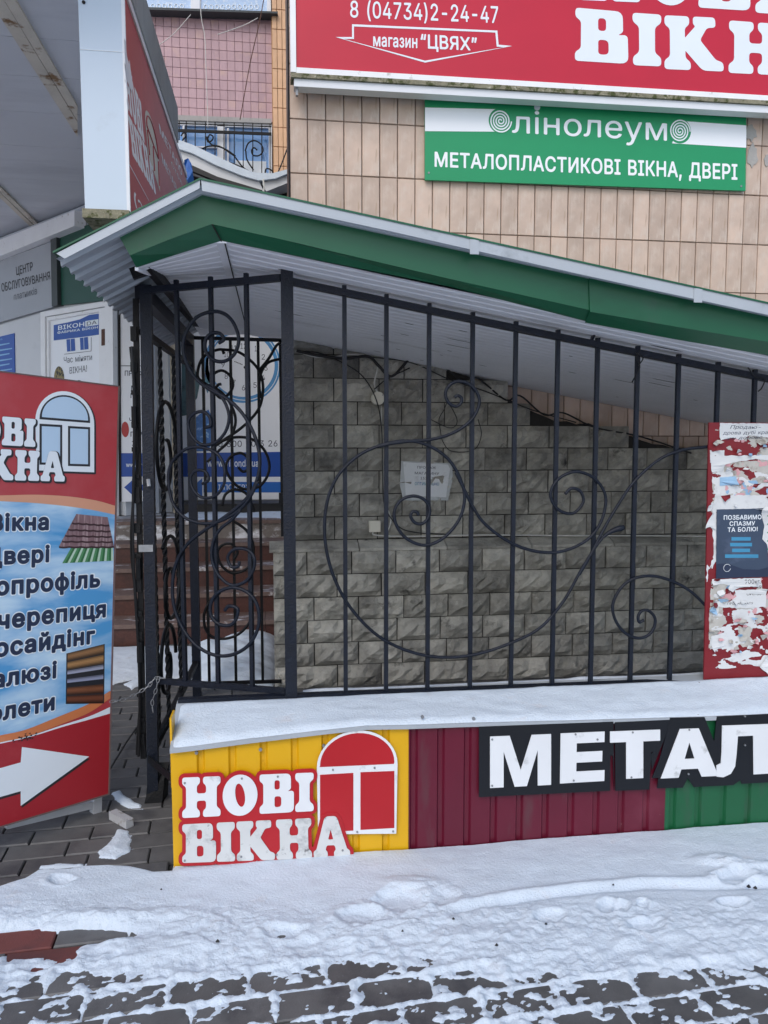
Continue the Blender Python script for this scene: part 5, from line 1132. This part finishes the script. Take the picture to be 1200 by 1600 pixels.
shape('figure_picture', [c2([(284, 548), (298, 545), (304, 556), (301, 566), (306, 580), (312, 600), (308, 622), (300, 632), (303, 640), (296, 648), (284, 650)])], M('figure_teal', C('#54757c'), .5, .3, 6, 0, 60, [(C('#23343c'), 5, .5, .2)]), ck, z=.001)
shape('figure_picture', [c2([(322, 560), (330, 552), (334, 575), (330, 600), (324, 615), (319, 600)])], tealp, ck, z=.001)
shape('water_picture', [c2([(303, 655), (312, 647), (326, 640), (334, 660), (332, 690), (325, 705), (304, 705), (301, 680)])], M('water_print', C('#2f74bd'), .4, .4, 16, 0, 60, [(C('#9fc6e6'), 16, .56, .06)]), ck, z=.0013)
place_text(cpl2, '0 800 50 3 26', [(341, 689), (433.5, 688), (433.5, 697.5), (341, 698.5)], navyp, ck, z=.001)
shape('blue_band', [c2([(283, 708), (440, 706), (440, 745), (283, 745)])], bluep, ck, z=.001)
place_text(cpl2, 'www.vikonda.ua', [(324, 721), (404, 721), (404, 729), (324, 729)], whitep, ck, z=.002, ref='x', bold=.02)
shape('blue_band', [c2([(318, 753), (440, 753), (440, 769.5), (318, 769.5)]),], blue2, ck, z=.001)
shape('arrow', [c2([(300, 761), (316, 747), (316, 776)])], blue2, ck, z=.001)
place_text(cpl2, 'І ПОВЕРХ', [(341, 757), (390, 757), (390, 765), (341, 765)], whitep, ck, z=.002, bold=.015)
kb = thing('shade_box', 'black low box standing in for the shaded gap under the clock poster', 'step', loc=(-.4, 8.2, .843))
mb = MB(); mb.box((-.60, -.1, 0), (.47, .38, .085)); mb.box((-.60, -.13, .087), (.47, .38, .10)); mb.ob('step', blackc, kb)  # black boxes stand in for shade under the poster; no step is here
wp = thing('white_post', 'slim white post between the clock poster and the stone wall', 'post', loc=(hy(446, 700, 5.3).x, 5.3, 0))
mb = MB(); mb.bar((0, 0, hy(446, 836, 5.3).z-.9), (0, 0, 2.1), .022, .022); mb.ob('post', poleg, wp)

# ------------------------------------------------------------------ concrete slab over the entrance, with its lightbox sign
YN = 4.0; p = hy(202, 333, YN); XS, ZB_ = p.x, p.z; pf = hx(290, 272, XS); ZT, YFR = pf.z, pf.y
ZS = EYE+2.42; pe = hx(278, 169, XS-.05); YEND, ZTOP = pe.y, pe.z
sbk = thing('concrete_slab', 'grey concrete porch slab with boarded soffit above the entrance at upper left', 'slab', loc=(-3, 5, ZS)); SK = (-3, 5, ZS)
mb = MB(); mb.box(L_((-5.2, 3.3, ZS+.03), SK), L_((XS-.16, 10.2, ZTOP-.03), SK)); mb.ob('slab', conc, sbk)
ys_ = [2.4, 4.6, YEND-1.35+.1, YEND]; ys_ = [3.3, hx(213, 20, XS-.05).y, hx(251, 150, XS-.05).y, YEND]
for a, b in zip(ys_[:-1], ys_[1:]):
    mb = MB(); mb.box(L_((XS-.155, a+.006, ZS), SK), L_((XS-.05, b-.006, ZTOP), SK)); mb.ob('fascia_panel', conc, sbk)
sy = [3.3, 3.8]+[hz(60, q, ZS).y for q in (60, 120, 176, 229, 281, 325)]+[10.2]
sy = sorted(sy)
for a, b in zip(sy[:-1], sy[1:]):
    mb = MB(); mb.box(L_((-5.2, a+.003, ZS), SK), L_((XS-.16, b-.003, ZS+.028), SK)); mb.ob('soffit_board', soffm, sbk)
def ext(a, b, t): return (a[0]+(b[0]-a[0])*t, a[1]+(b[1]-a[1])*t)
for (a, b), (c, d) in ((((0, 21), (121, 210)), ((9, 0), (121, 187))), (((10, 0), (121, 185)), ((27, 0), (121, 163))), (((0, 306), (52, 356)), ((0, 298), (56, 353))), (((0, 297), (57, 352)), ((0, 289), (62, 350)))):
    a, c = ext(b, a, 1.35), ext(d, c, 1.35); P_ = [hz(q[0], q[1], ZS) for q in (a, b, d, c)]
    mb = MB(); V = [L_((q.x, q.y, ZS-.02), SK) for q in P_]+[L_((q.x, q.y, ZS-.001), SK) for q in P_]
    mb.add(V, [(3, 2, 1, 0), (4, 5, 6, 7), (0, 1, 5, 4), (1, 2, 6, 5), (2, 3, 7, 6), (3, 0, 4, 7)]); mb.ob('batten', beamm, sbk)
spx = Pl((XS, YN, 0), (0, 1, 0), (0, 0, 1)); 
lb = thing('lightbox_sign', 'red and white box sign hung from the slab edge, its white end facing the street', 'sign', spx)
wdt = p.x-hy(133, 333, YN).x
mb = MB(); mb.prism([(0, ZB_), (YFR-YN, ZB_), (YFR-YN, ZT), (0, ZT)], -wdt, -.002); mb.ob('box', lightbox, lb)
mb = MB(); mb.prism([(.012, ZB_+.01), (YFR-YN-.02, ZB_+.01), (YFR-YN-.02, ZT-.03), (.012, ZT-.03)], -.001, .003); mb.ob('face', redworn, lb)
mb = MB(); mb.box((-.002, ZT-.03, -.01), (YFR-YN, ZT+.008, .012)); mb.box((-.004, ZB_, -.01), (.012, ZT-.03, .006)); mb.ob('edge_strip', pvc, lb)
mb = MB(); mb.box((-.06, ZB_-.045, -wdt-.0), (YFR-YN, ZB_-.003, .01)); mb.ob('mossy_ledge', mossy, lb)
mb = MB(); mb.box((.1, ZB_-.2, -wdt+.06), (.5, ZB_-.05, -.03)); mb.ob('bracket', conc, lb)
mb = MB(); e_ = hy(131, 4, YN); mb.tube([(-.001, e_.z, e_.x-XS), (-.006, e_.z, e_.x-XS)], .008, 10); mb.ob('hole', darkm, lb)
mb = MB(); mb.box((-.003, hy(160, 80, YN).z, -wdt), (-.0005, hy(160, 80, YN).z+.002, 0)); mb.ob('joint', lightbox2, lb)
sq = lambda pts: [spx.uv(*q) for q in pts]
for wd_, q in (('НОВІ', [(193, 96), (219, 160), (225, 224), (197, 166)]), ('ВІКНА', [(198, 176), (236, 245), (243, 305), (206, 242)])):
    for i, loops in enumerate(word(wd_, sq(q), gap=.05)): shape('letter', loops, lightbox2, lb, z=.0035+.0002*(i % 2))
Q_ = sq([(222, 150), (246, 215), (249, 300), (230, 240)]); 
ar = [bil(Q_, .5+.5*math.cos(t), .55+.45*math.sin(t)) for t in np.linspace(0, math.pi, 18)]+[bil(Q_, 0, 0), bil(Q_, 1, 0)]
shape('window_emblem', [ar], M('emblem_cream', C('#cfc6b8'), .5, .1, 10, 0, 60, [(C('#b9a79c'), 14, .55, .1)]), lb, z=.0045)
for f in (.08, .92): pass
a1 = [bil(Q_, .5+.42*math.cos(t), .56+.36*math.sin(t)) for t in np.linspace(0, math.pi, 14)]; mb = MB(); mb.tube([(a, b, .006) for a, b in a1+[a1[0]]], .004, 4)
for u_ in (.1, .5, .9): a = bil(Q_, u_, .05); b = bil(Q_, u_, .5); mb.tube([(a[0], a[1], .006), (b[0], b[1], .006)], .004, 4)
mb.ob('emblem_line', redworn, lb)
shape('line', [sq([(200, 254), (231, 312), (232, 315), (201, 258)])], whitep, lb, z=.0040)
for s_, q in (('МЕТАЛО', [(247, 192), (283, 264), (284, 276), (249, 208)]), ('МЕТАЛ', [(251, 238), (274, 288), (276, 300), (253, 254)]), ('СТОЛ', [(266, 250), (283, 284), (284, 290), (267, 258)])):
    place_text(spx, s_, q, lightbox2, lb, z=.0040, bold=.02)
place_text(spx, '(2', [(207, 297), (222, 322), (223, 336), (209, 318)], lightbox2, lb, z=.0040, bold=.02)
# peeled patches of film down the left part of the face
def peel(px0, py0, px1, py1, thr, seed, sx, sy):
    (x0, y1), (x1, y0) = spx.uv(px0, py0), spx.uv(px1, py1); xs = np.arange(x0, x1, .006); ys = np.arange(y0, y1, .006)
    if len(xs) < 4 or len(ys) < 4: return
    X, Y = np.meshgrid(xs, ys); t = (X-x0)/(x1-x0); c_ = np.abs(t-(1-(Y-y0)/(y1-y0))*.5-.25)
    f = thr+c_*.7-noise2(X*sx, Y*sy, seed, 5); f[0] = f[-1] = 1; f[:, 0] = f[:, -1] = 1
    lps = [l for l in march(f, xs, ys) if len(l) > 8]
    if lps: shape('peeled_patch', lps, whitep, lb, z=.0055, kind='stuff')
peel(186, 40, 206, 150, .42, 5, 9, 5); peel(188, 110, 226, 210, .52, 15, 11, 8); peel(226, 210, 248, 310, .50, 25, 12, 8)

# ------------------------------------------------------------------ apartment building far behind
YP = 14.0; ab = thing('apartment_building', 'pink and apricot tiled apartment building with two windows behind the canopy', 'building', loc=(-1, YP, 0)); AB = (-1, YP, 0)
mb = MB(); mb.box(L_((-9, YP+.02, 0), AB), L_((hy(426, 100, YP).x, YP+4, 12), AB)); mb.ob('wall', pinkg, ab)
mb = MB(); mb.box(L_((hy(424.5, 100, YP-.1).x, YP-.10, 0), AB), L_((hy(452, 100, YP-.1).x+2, YP+4, 12), AB)); mb.ob('wall', M('apricot_grout', C('#a5825f'), .9, .1, 10), ab)
t0x = hy(427, 100, YP).x; tw = (t0x-hy(232, 100, YP).x)/16.0; zt_, zb2 = hy(330, 31, YP).z, hy(330, 186, YP).z; th_ = (zt_-zb2)/10.0
pt = [tilemesh(tw-.005, th_-.005, seed=k, t_=.02) for k in range(3)]
for m_ in pt: m_.materials.append(pinkm)
for r_ in range(10):
    for c_ in range(17):
        o_ = ob('tile', random.choice(pt), ab); o_.location = L_((t0x-(c_+1)*tw+.004, YP+random.uniform(-.001, .001), zb2+r_*th_+.004), AB)
YPP = YP-.13; a0 = hy(425.5, 100, YPP).x; a1_ = hy(449, 100, YPP).x; cw_ = (a1_-a0)/3; z31 = hy(436, 15, YPP).z-hy(436, 46, YPP).z; zr = hy(436, 15, YPP).z
ot = [tilemesh(cw_-.008, z31-.01, seed=k, t_=.03) for k in range(2)]
for m_ in ot: m_.materials.append(orgm)
for r_ in range(-1, 10):
    for c_ in range(4): o_ = ob('tile', random.choice(ot), ab); o_.location = L_((a0+c_*cw_+.004, YPP, zr-r_*z31+.005-z31*0), AB)
pp = front(YP-.02, 0, 0)
def pbox(name, pts, w0, w1, mat, parent): 
    mb = MB(); P_ = [(a+1, b) for a, b in front(YP, 0, 0).l(pts)]; V = [(a, -w1, b) for a, b in P_]+[(a, -w0, b) for a, b in P_]; n = len(P_)
    mb.add(V, [tuple(range(n)), tuple(range(2*n-1, n-1, -1))]+[(i, i+n, (i+1) % n+n, (i+1) % n) for i in range(n)]); return mb.ob(name, mat, parent)
win = pbox('window', [(200, -120), (300, -120), (300, 24), (200, 20)], .03, .06, curtain, ab)
pbox('window', [(312, -120), (418, -120), (418, 26), (312, 24)], .03, .06, curtain, ab)
pbox('window_frame', [(299, -120), (313, -120), (313, 25), (299, 24)], .02, .10, pvc, ab); pbox('window_frame', [(417, -120), (425, -120), (425, 28), (417, 27)], .02, .10, pvc, ab)
pbox('window_frame', [(200, 18), (298, 21), (298, 25), (200, 22)], .02, .10, pvc, ab); pbox('window_frame', [(314, 22), (416, 25), (416, 29), (314, 26)], .02, .10, pvc, ab)
pbox('window_sill', [(190, 21), (434, 29), (434, 32), (190, 25)], .0, .22, M('sill_dark', C('#3c4346'), .6, .1, 6), ab)
for k_, (xx0, xx1) in enumerate(((236, 296), (318, 412))):
    mb = MB(); m_ = int((xx1-xx0)/9)
    for i in range(m_):
        q = front(YP, 0, 0).uv(xx0+4+i*(xx1-xx0-6)/m_, 13+(xx0-236)*.015); 
        mb.tube([(q[0]+1+.03*math.cos(t), -.062, q[1]+.036*math.sin(t)) for t in np.linspace(0, 6.3, 10)], .011, 4)
    mb.ob('lace_pattern', whitep, ab, kind='stuff')
pbox('lintel', [(274, 184), (424, 190), (424, 197), (274, 192)], .0, .12, conc, ab)
pbox('window', [(276, 192), (421, 197), (421, 290), (276, 290)], .005, .02, glassm, ab)
for q in ([(276, 192), (425, 197), (425, 203), (276, 198)], [(340, 197), (352, 197), (352, 290), (340, 290)], [(420, 203), (425, 203), (425, 290), (420, 290)], [(286, 199), (289, 199), (289, 290), (286, 290)], [(355, 203), (358, 203), (358, 290), (355, 290)], [(276, 230), (340, 232), (340, 234), (276, 232)]):
    pbox('window_frame', q, .021, .08, pvc, ab)
pbox('white_sheet', [(368, 252), (416, 254), (416, 275), (368, 273)], .022, .05, whitep, ab)
YGR = YP-.18; gpl = front(YGR, 0, 0)
gr = thing('window_grille', 'black scrolled grille over the lower window of the pink building', 'grille', loc=(0, YGR, 0))
def gp_(pts): return [(a, 0, b) for a, b in gpl.l(pts)]
for x_ in (280, 291, 305, 321, 336, 350, 366, 380, 395, 409, 422):
    mb = MB(); a, b = gp_([(x_, 189+(x_-280)*.035), (x_, 276)]); mb.bar(a, b, .016, .016, up=(1, 0, 0)); mb.ob('bar', iron2, gr)
mb = MB(); a, b = gp_([(278, 204), (424, 209.5)]); mb.bar(a, b, .03, .045); mb.ob('rail', iron2, gr)
mb = MB(); a, b = gp_([(278, 193), (424, 198)]); mb.bar(a, b, .016, .016); mb.ob('rail', iron2, gr)
for P_ in ([(325, 216), (328, 211), (333, 214), (331, 220), (325, 222), (323, 214), (330, 226), (345, 230), (360, 240), (366, 244)], [(311, 242), (315, 234), (325, 229), (340, 229), (355, 235), (368, 244)], [(383, 236), (388, 224), (398, 220), (408, 226), (411, 236), (405, 243), (396, 243), (393, 236), (397, 231), (402, 235)], [(366, 244), (380, 262), (398, 274)], [(342, 254), (360, 255), (378, 262), (396, 272)], [(285, 220), (291, 212), (287, 208), (283, 213)], [(414, 273), (416, 264), (424, 266), (427, 272)], [(384, 236), (386, 250), (396, 266)]):
    mb = MB(); mb.tube([(a, -.01, b) for a, b in spline(gpl.l(P_), 6)], .013, 5); mb.ob('scroll', iron2, gr, smooth=True)
# snowy porch roof between
YR = 9.6; rpl2 = front(YR, 0, 0); pr_ = thing('porch_roof', 'small snow covered porch roof sagging below the grilled window', 'roof', loc=(-1, YR, 3)); PR = Vector((-1, YR, 3))
def rprism(name, pts, y0, y1, mat, kind=None):
    P_ = [hy(a, b, YR) for a, b in pts]; n = len(P_); V = [tuple(Vector((q.x, YR+y0, q.z))-PR) for q in P_]+[tuple(Vector((q.x, YR+y1, q.z))-PR) for q in P_]
    tri = tessellate_polygon([[Vector((q.x, q.z, 0)) for q in P_]]); o_ = mk(name, V, [tuple(t) for t in tri]+[tuple(i+n for i in t) for t in tri]+[(i, (i+1) % n, (i+1) % n+n, i+n) for i in range(n)], mat, pr_)
    if kind: o_['kind'] = kind
    return o_
rprism('snow', [(268, 220), (283, 222), (300, 228), (340, 247), (372, 262), (398, 272), (425, 273), (448, 267), (450, 273), (430, 281), (405, 284), (380, 277), (340, 261), (300, 241), (268, 231)], -.05, 2.2, snowm, 'stuff')
rprism('fascia', [(268, 232), (300, 242), (340, 262), (380, 278), (406, 285), (412, 299), (380, 293), (340, 278), (300, 260), (268, 250)], .0, 2.1, cladl)
rprism('fascia', [(409, 286), (449, 274), (449, 286), (416, 299)], .0, 2.1, cladl)
rprism('gutter', [(268, 249), (300, 259), (340, 277), (410, 298), (410, 304), (340, 284), (300, 268), (268, 258)], -.02, .05, blackc)
rprism('shade_sheet', [(268, 250), (300, 262), (412, 300), (449, 288), (449, 330), (268, 330)], .3, .35, darkm)  # dark sheet standing in for the shade under the porch roof
bt = thing('tarpaulin', 'scrap of blue tarpaulin hanging beside the red box sign', 'tarpaulin', loc=tuple(hy(292, 265, 8.6)))
Pt = [hy(a, b, 8.6+.04*math.sin(i*2.1))-Vector(bt.location) for i, (a, b) in enumerate([(288, 250), (294, 247), (299, 256), (301, 268), (303, 285), (291, 285), (287, 268)])]
mk('cloth', [tuple(q) for q in Pt]+[tuple(q+Vector((0, .02, 0))) for q in Pt], [tuple(range(7)), tuple(range(13, 6, -1))]+[(i, (i+1) % 7, (i+1) % 7+7, i+7) for i in range(7)], M('tarp_blue', C('#1f5fae'), .5, .25, 8, .6, 12, dist=.03), bt)
cable('white cable hanging from the top window down to the grille', [(314, -30), (314, 22), (320, 58), (322, 110), (324, 165), (325, 200)], YP-.3, .007, whitec)
cable('pale cable from the window mullion to the concrete fascia', [(298, 23), (270, 54), (240, 76)], YP-.3, .006, whitec)
cable('pale cable sagging across the pink tiles', [(403, 28), (380, 40), (340, 54)], YP-.3, .007, whitec)
cable('dark cable slanting down across the pink tiles', [(422, -60), (407, 27), (391, 98), (375, 187)], YP-.35, .008, rust)
cable('thin dark cable from the apricot pilaster to the porch roof', [(449, 232), (440, 256), (432, 275)], YP-.3, .012, blackc)
cable('white cable end over the green canopy ridge', [(411, 280), (413, 292), (412, 300)], 9.3, .012, whitec)

# ------------------------------------------------------------------ A-board advertising sign at left
ya = math.radians(8+41.5); dirA = Vector((math.sin(ya), math.cos(ya), 0)); tl = math.radians(3.4)
uA = dirA*math.cos(tl)-Vector((0, 0, 1))*math.sin(tl); vA = dirA*math.sin(tl)+Vector((0, 0, 1))*math.cos(tl)
oA = C0+_r*(-1.138)+_f0*3.16; oA.z = 0; nA = uA.cross(vA); crn = hit(169, 1240, oA, nA)
apl = Pl(crn, uA, vA); al = apl.l
ad = thing('advertising_board', 'tall red and blue advertising board with a white arrow standing on the pavers at left', 'advertising board', apl)
topv = apl.uv(180, 604)[1]; botv = 0.0; WB = 1.05
mb = MB(); mb.prism([(-WB, 0), (0, 0), (0, topv), (-WB, topv)], -.022, 0); mb.ob('panel', redboard, ad)
mb = MB(); mb.prism([(-WB, -.006), (.006, -.006), (.006, 0), (-WB, 0)], -.024, .002); mb.prism([(0.0005, 0), (.007, 0), (.007, topv), (.0005, topv)], -.024, .002); mb.prism([(-WB, topv), (.007, topv), (.007, topv+.005), (-WB, topv+.005)], -.024, .002); mb.ob('edge_trim', M('board_edge', C('#6d5a58'), .6, .2, 20), ad)
for x_ in (-.03, -WB+.03):
    mb = MB(); gz = (crn+uA*x_).z; mb.bar((x_, topv-.1, -.045), (x_, -gz-.0, -.045), .036, .036, up=(0, 0, 1)); mb.ob('leg', alu, ad)
mb = MB(); mb.bar((-.40, -.02, -.045), (-.045, -.045, -.045), .03, .03); mb.ob('cross_bar', alu, ad)
gz = crn.z
mb = MB(); mb.bar((-.03, -gz+.03, -.07), (.02, -gz+.02, -.40), .03, .03); mb.ob('foot_bar', alu, ad)
fb = thing('steel_tube', 'short square steel tube lying on the pavers by the foot of the red board', 'tube', loc=tuple(hz(188, 1283, .02)))
mb = MB(); a = hz(176, 1272, .02)-Vector(fb.location); b = hz(203, 1287, .02)-Vector(fb.location); mb.bar(a, b, .034, .034); mb.ob('tube', alu, fb)
def interp_curve(pts, n=24):
    return spline(pts, max(2, n//len(pts)))
skyc = bpy.data.materials.new('print_sky'); skyc.use_nodes = True; t = skyc.node_tree; b_ = t.nodes['Principled BSDF']; b_.inputs['Roughness'].default_value = .4
tc = t.nodes.new('ShaderNodeTexCoord'); mp = t.nodes.new('ShaderNodeMapping'); mp.inputs['Scale'].default_value = (1.2, 3.6, 1); mp.inputs['Rotation'].default_value = (0, 0, -.25)
nz = t.nodes.new('ShaderNodeTexNoise'); nz.inputs['Scale'].default_value = 2.6; nz.inputs['Detail'].default_value = 7; nz.inputs['Distortion'].default_value = .4
cr = t.nodes.new('ShaderNodeValToRGB'); cr.color_ramp.elements[0].position = .36; cr.color_ramp.elements[0].color = C('#4f9ad0'); cr.color_ramp.elements[1].position = .66; cr.color_ramp.elements[1].color = C('#c9e2f2')
t.links.new(tc.outputs['Object'], mp.inputs[0]); t.links.new(mp.outputs[0], nz.inputs['Vector']); t.links.new(nz.outputs['Fac'], cr.inputs[0]); t.links.new(cr.outputs[0], b_.inputs['Base Color'])
peach = M('print_peach', C('#d59a7c'), .4, .08, 4); orange = M('print_orange', C('#cf7a4a'), .4, .12, 5, 0, 60, [(C('#d8a58c'), 4, .5, .3)])
U0 = -WB+.001; U1 = -.001
def edgeL(pts):   # extend a left-going curve to the board's left end
    P_ = al(pts); a, b = P_[0], P_[1]; s_ = (b[1]-a[1])/(b[0]-a[0]); return [(U0, a[1]+s_*(U0-a[0])*.75)]+spline(P_, 6)
c_top = edgeL([(0, 774), (60, 773), (110, 776), (150, 782), (179, 790)]); c_sky = edgeL([(0, 783), (55, 786), (105, 791), (145, 797), (178.5, 804)])
c_or1 = edgeL([(0, 1149), (40, 1140), (88, 1121), (136, 1101), (171, 1080)]); c_or2 = edgeL([(0, 1160), (45, 1150), (97, 1131), (140, 1113), (171, 1092)])
c_wh = edgeL([(0, 1159), (45, 1150), (97, 1133), (140, 1119), (171, 1105)]); c_red = edgeL([(0, 1162), (45, 1152), (97, 1136), (140, 1124), (171, 1115)])
def band(name, A, B, mat, z):
    A = [(a, b) for a, b in A if a <= U1]; B = [(a, b) for a, b in B if a <= U1]
    A.append((U1, A[-1][1])); B.append((U1, B[-1][1])); return shape(name, [A+B[::-1]], mat, ad, z=z)
band('print_band', c_top, c_sky, peach, .0006); band('sky_picture', c_sky, c_or1, skyc, .0005)
band('print_band', c_or1, c_or2, orange, .0008); band('print_band', c_wh, c_red, whitep, .0007)
shape('red_field', [[(U0, .001), (U1, .001)]+[(a, b) for a, b in ([q for q in c_red if q[0] <= U1][::-1])]], redboard2, ad, z=.0006)
aw = [(-120, 1232), (0, 1200), (32, 1191), (34, 1167), (139, 1182), (32, 1259), (32, 1236), (0, 1245), (-120, 1280)]
shape('arrow_shadow', [al([(a+1.5, b+3.5) for a, b in aw])], inkb, ad, z=.0012); shape('arrow', [al(aw)], whitep, ad, z=.0018)
# lettering, anchored at its right-hand end
def atext(s, pr, h, wfac=1.0, ref='x', bold=.045, halo=True):
    (xr, yb) = apl.uv(*pr); yt = apl.uv(pr[0], pr[1]-h)[1]; H = yt-yb
    V, F = textmesh(s, bold); W = V[:, 0].max(); hc = capx(bold, ref); sc_ = H/hc; wd_ = W*sc_*wfac
    q = [(xr-wd_, yb+H), (xr, yb+H), (xr, yb), (xr-wd_, yb)]
    if xr-wd_ < U0+.01:      # the word runs on behind the frame of the picture: squeeze it inside the board
        q = [(U0+.01, yb+H), (xr, yb+H), (xr, yb), (U0+.01, yb)]
    if halo:
        V2, F2 = textmesh(s, bold+.05); W2 = V2[:, 0].max(); e = .05*sc_
        qh = [(q[0][0]-e, q[0][1]), (q[1][0]+e, q[1][1]), (q[2][0]+e, q[2][1]), (q[3][0]-e, q[3][1])]
        P_ = [(*bil(qh, x/W2, y/hc), .0012) for x, y, _ in V2]; mk('lettering_halo', P_, F2, whitep, ad)
    P_ = [(*bil(q, x/W, y/hc), .0018) for x, y, _ in V]; mk('lettering', P_, F, navyp, ad)
atext('Вікна', (76, 827), 19.5, .98); atext('Двері', (77, 877), 19.5, .98); atext('Металопрофіль', (156, 916), 19.5, .98)
atext('Металочерепиця', (165, 963), 19.5, .98); atext('Металосайдінг', (148, 1004), 19.5, .98); atext('Жалюзі', (88, 1058), 19.5, .98); atext('Ролети', (85, 1108), 19.5, .98)
# НОВІ ВІКНА with dark edge and the arched window
def awordq(right, left, t_, b_): return [apl.uv(left, t_[0]), apl.uv(right, t_[1]), apl.uv(right, b_[1]), apl.uv(left, b_[0])]
def aword(s, pxr, yt, yb, z, wf=.80):
    (xr, y1), (_, y0) = apl.uv(pxr, yt), apl.uv(pxr, yb); H = y1-y0; nat = sum(GL[c][0] for c in s)+.06*(len(s)-1); W = nat*H*wf
    return word(s, [(xr-W, y1), (xr, y1), (xr, y0), (xr-W, y0)], gap=.06)
g1 = aword('НОВІ', 55.5, 655, 698.5, 0); g2 = aword('ВІКНА', 101.5, 707, 752.5, 0)
ea = [arch(apl, 0, 0, [(55, 656), (147, 664)], [(57, 735), (147, 738)], (99, 611))]
emb_d = sdf_loops([ea], .004, .0025); shape('emblem_edge', [[(a+.004, b-.004) for a, b in l] for l in emb_d], inkb, ad, z=.0006)
emf = shape('emblem_frame', ea, whitep, ad, z=.0010)
paneb = M('pane_print', C('#b9d3ea'), .4, .03, 2)
for q in ([arch(apl, 0, 0, [(61.5, 653), (140.5, 658.5)], [(61.5, 655), (140.5, 661)], (99, 617))], [al([(61.5, 662), (97, 664), (97, 727), (61.5, 726)])], [al([(106, 665.5), (140.5, 667.5), (140.5, 729), (106, 728)])]):
    shape('pane_edge', q, inkb, emf, z=.0013); c_ = np.array(q[0]); m_ = c_.mean(0); ex = (c_-m_); k = 1-.009/np.maximum(np.abs(ex).max(0), .01)
    shape('pane', [[(m_[0]+a*k[0], m_[1]+b*k[1]) for a, b in ex]], paneb, emf, z=.0016)
for i, g_ in enumerate(g1+g2):
    vis_ = [q for lp in g_ for q in lp]
    if max(q[0] for q in vis_) < U0+.02: continue
    dk = sdf_loops([g_], .0045, .0025); shape('letter_edge', [[(a+.0035, b-.0035) for a, b in l] for l in dk], inkb, ad, z=.0020+.0001*(i % 3)); shape('letter', g_, whitep, ad, z=.0026+.0001*(i % 2))
# roof tile picture, green sheet picture, log picture
tq = al([(119, 803), (168, 808), (177.5, 853), (92, 853)]); tilebr = M('print_roof_tile', C('#7c5f63'), .45, .3, 8, 0, 60, [(C('#a78f90'), 1.0, .5, .1, (110, 6, 1))]); tiled = M('print_tile_edge', C('#3b2226'), .5, .1, 5)
for r_ in range(5):
    f0_, f1_ = 1-(r_/5)**.85, 1-((r_+1)/5)**.85; N_ = 40; up_ = []; dn = []; 
    for i in range(N_+1):
        a = i/N_; wv = .022*abs(math.sin(a*math.pi*5+.3)); up_.append(bil(tq, a, f0_)); q = bil(tq, a, f1_-wv); dn.append(q)
    shape('roof_picture', [up_+dn[::-1]], tilebr, ad, z=.0012+.0002*r_)
    ed = [(a, b-.007) for a, b in dn]; shape('roof_picture_edge', [dn+ed[::-1]], tiled, ad, z=.0024)
gq = al([(112, 854), (176.5, 856), (177, 876), (97, 880)]); cols = [M('print_green_a', C('#4f8a5a'), .45, .1, 5), M('print_green_b', C('#b9d2bd'), .45, .1, 5), M('print_green_c', C('#2f6a3c'), .45, .1, 5)]
for i in range(21):
    a, b = i/21, (i+1)/21; shape('sheet_picture', [[bil(gq, a, 1), bil(gq, b, 1), bil(gq, b, 0), bil(gq, a, 0)]], cols[(0, 2, 1)[i % 3]], ad, z=.0012+.0001*(i % 2))
lq = al([(103.5, 1021), (163.5, 1006), (162.5, 1099), (102.5, 1100)])
shape('log_picture', [lq], inkb, ad, z=.0010)
lc = ['#8a6440', '#a0774a', '#9a9cae', '#8c90a8', '#7a4a30', '#6a3a26']
for i, h in enumerate(lc):
    t1_, b1_ = 1-i/6-.01, 1-(i+1)/6+.01
    for j, k_ in enumerate((.55, 1.05, 1.25, 1.0, .6, .25)):
        ya_, yb_ = t1_-(t1_-b1_)*(j/6), t1_-(t1_-b1_)*((j+1)/6)
        if i in (2, 3) and j > 2: k_ = .06
        mm = M('print_log', C(h, k_), .45, .15, 1, 0, 60, [(C(h, k_*.6), 1.5, .58, .1, (3, 30, 1))])
        shape('log_picture', [[bil(lq, .03, ya_), bil(lq, .97, ya_), bil(lq, .97, yb_), bil(lq, .03, yb_)]], mm, ad, z=.0014+.0002*(j % 2))
mb = MB(); r = random.Random(4)
for i in range(26):
    a, b = apl.uv(r.gauss(38, 9), r.gauss(1152, 4)); mb.add([(a-.004, b, .0028), (a+.004*r.random(), b-.003, .0028), (a+.005, b+.003, .0028), (a, b+.005*r.random(), .0028)], [(0, 1, 2, 3)])
mb.ob('scuff', inkb, ad, kind='stuff')
# wisp of old wire at the right edge of the board and pebbles in the snow
mb = MB(); r = random.Random(8)
for px_, py_ in [(708, 1435), (853, 1443), (252, 1389), (629, 1454), (776, 1476), (958, 1382), (1170, 1385), (1180, 1387), (340, 1470)]:
    p_ = hz(px_, py_, .03); s_ = r.uniform(.004, .010); V = [(p_.x+s_*math.cos(t)*r.uniform(.7, 1.2), p_.y+s_*.8*math.sin(t), p_.z-.002) for t in np.linspace(0, 5.3, 6)]+[(p_.x, p_.y, p_.z+s_*.9)]
    mb.add(V, [(i, (i+1) % 6, 6) for i in range(6)])
mb.ob('dark_debris', blackc, None, kind='stuff')['label'] = 'specks of grit and leaf on the snow'
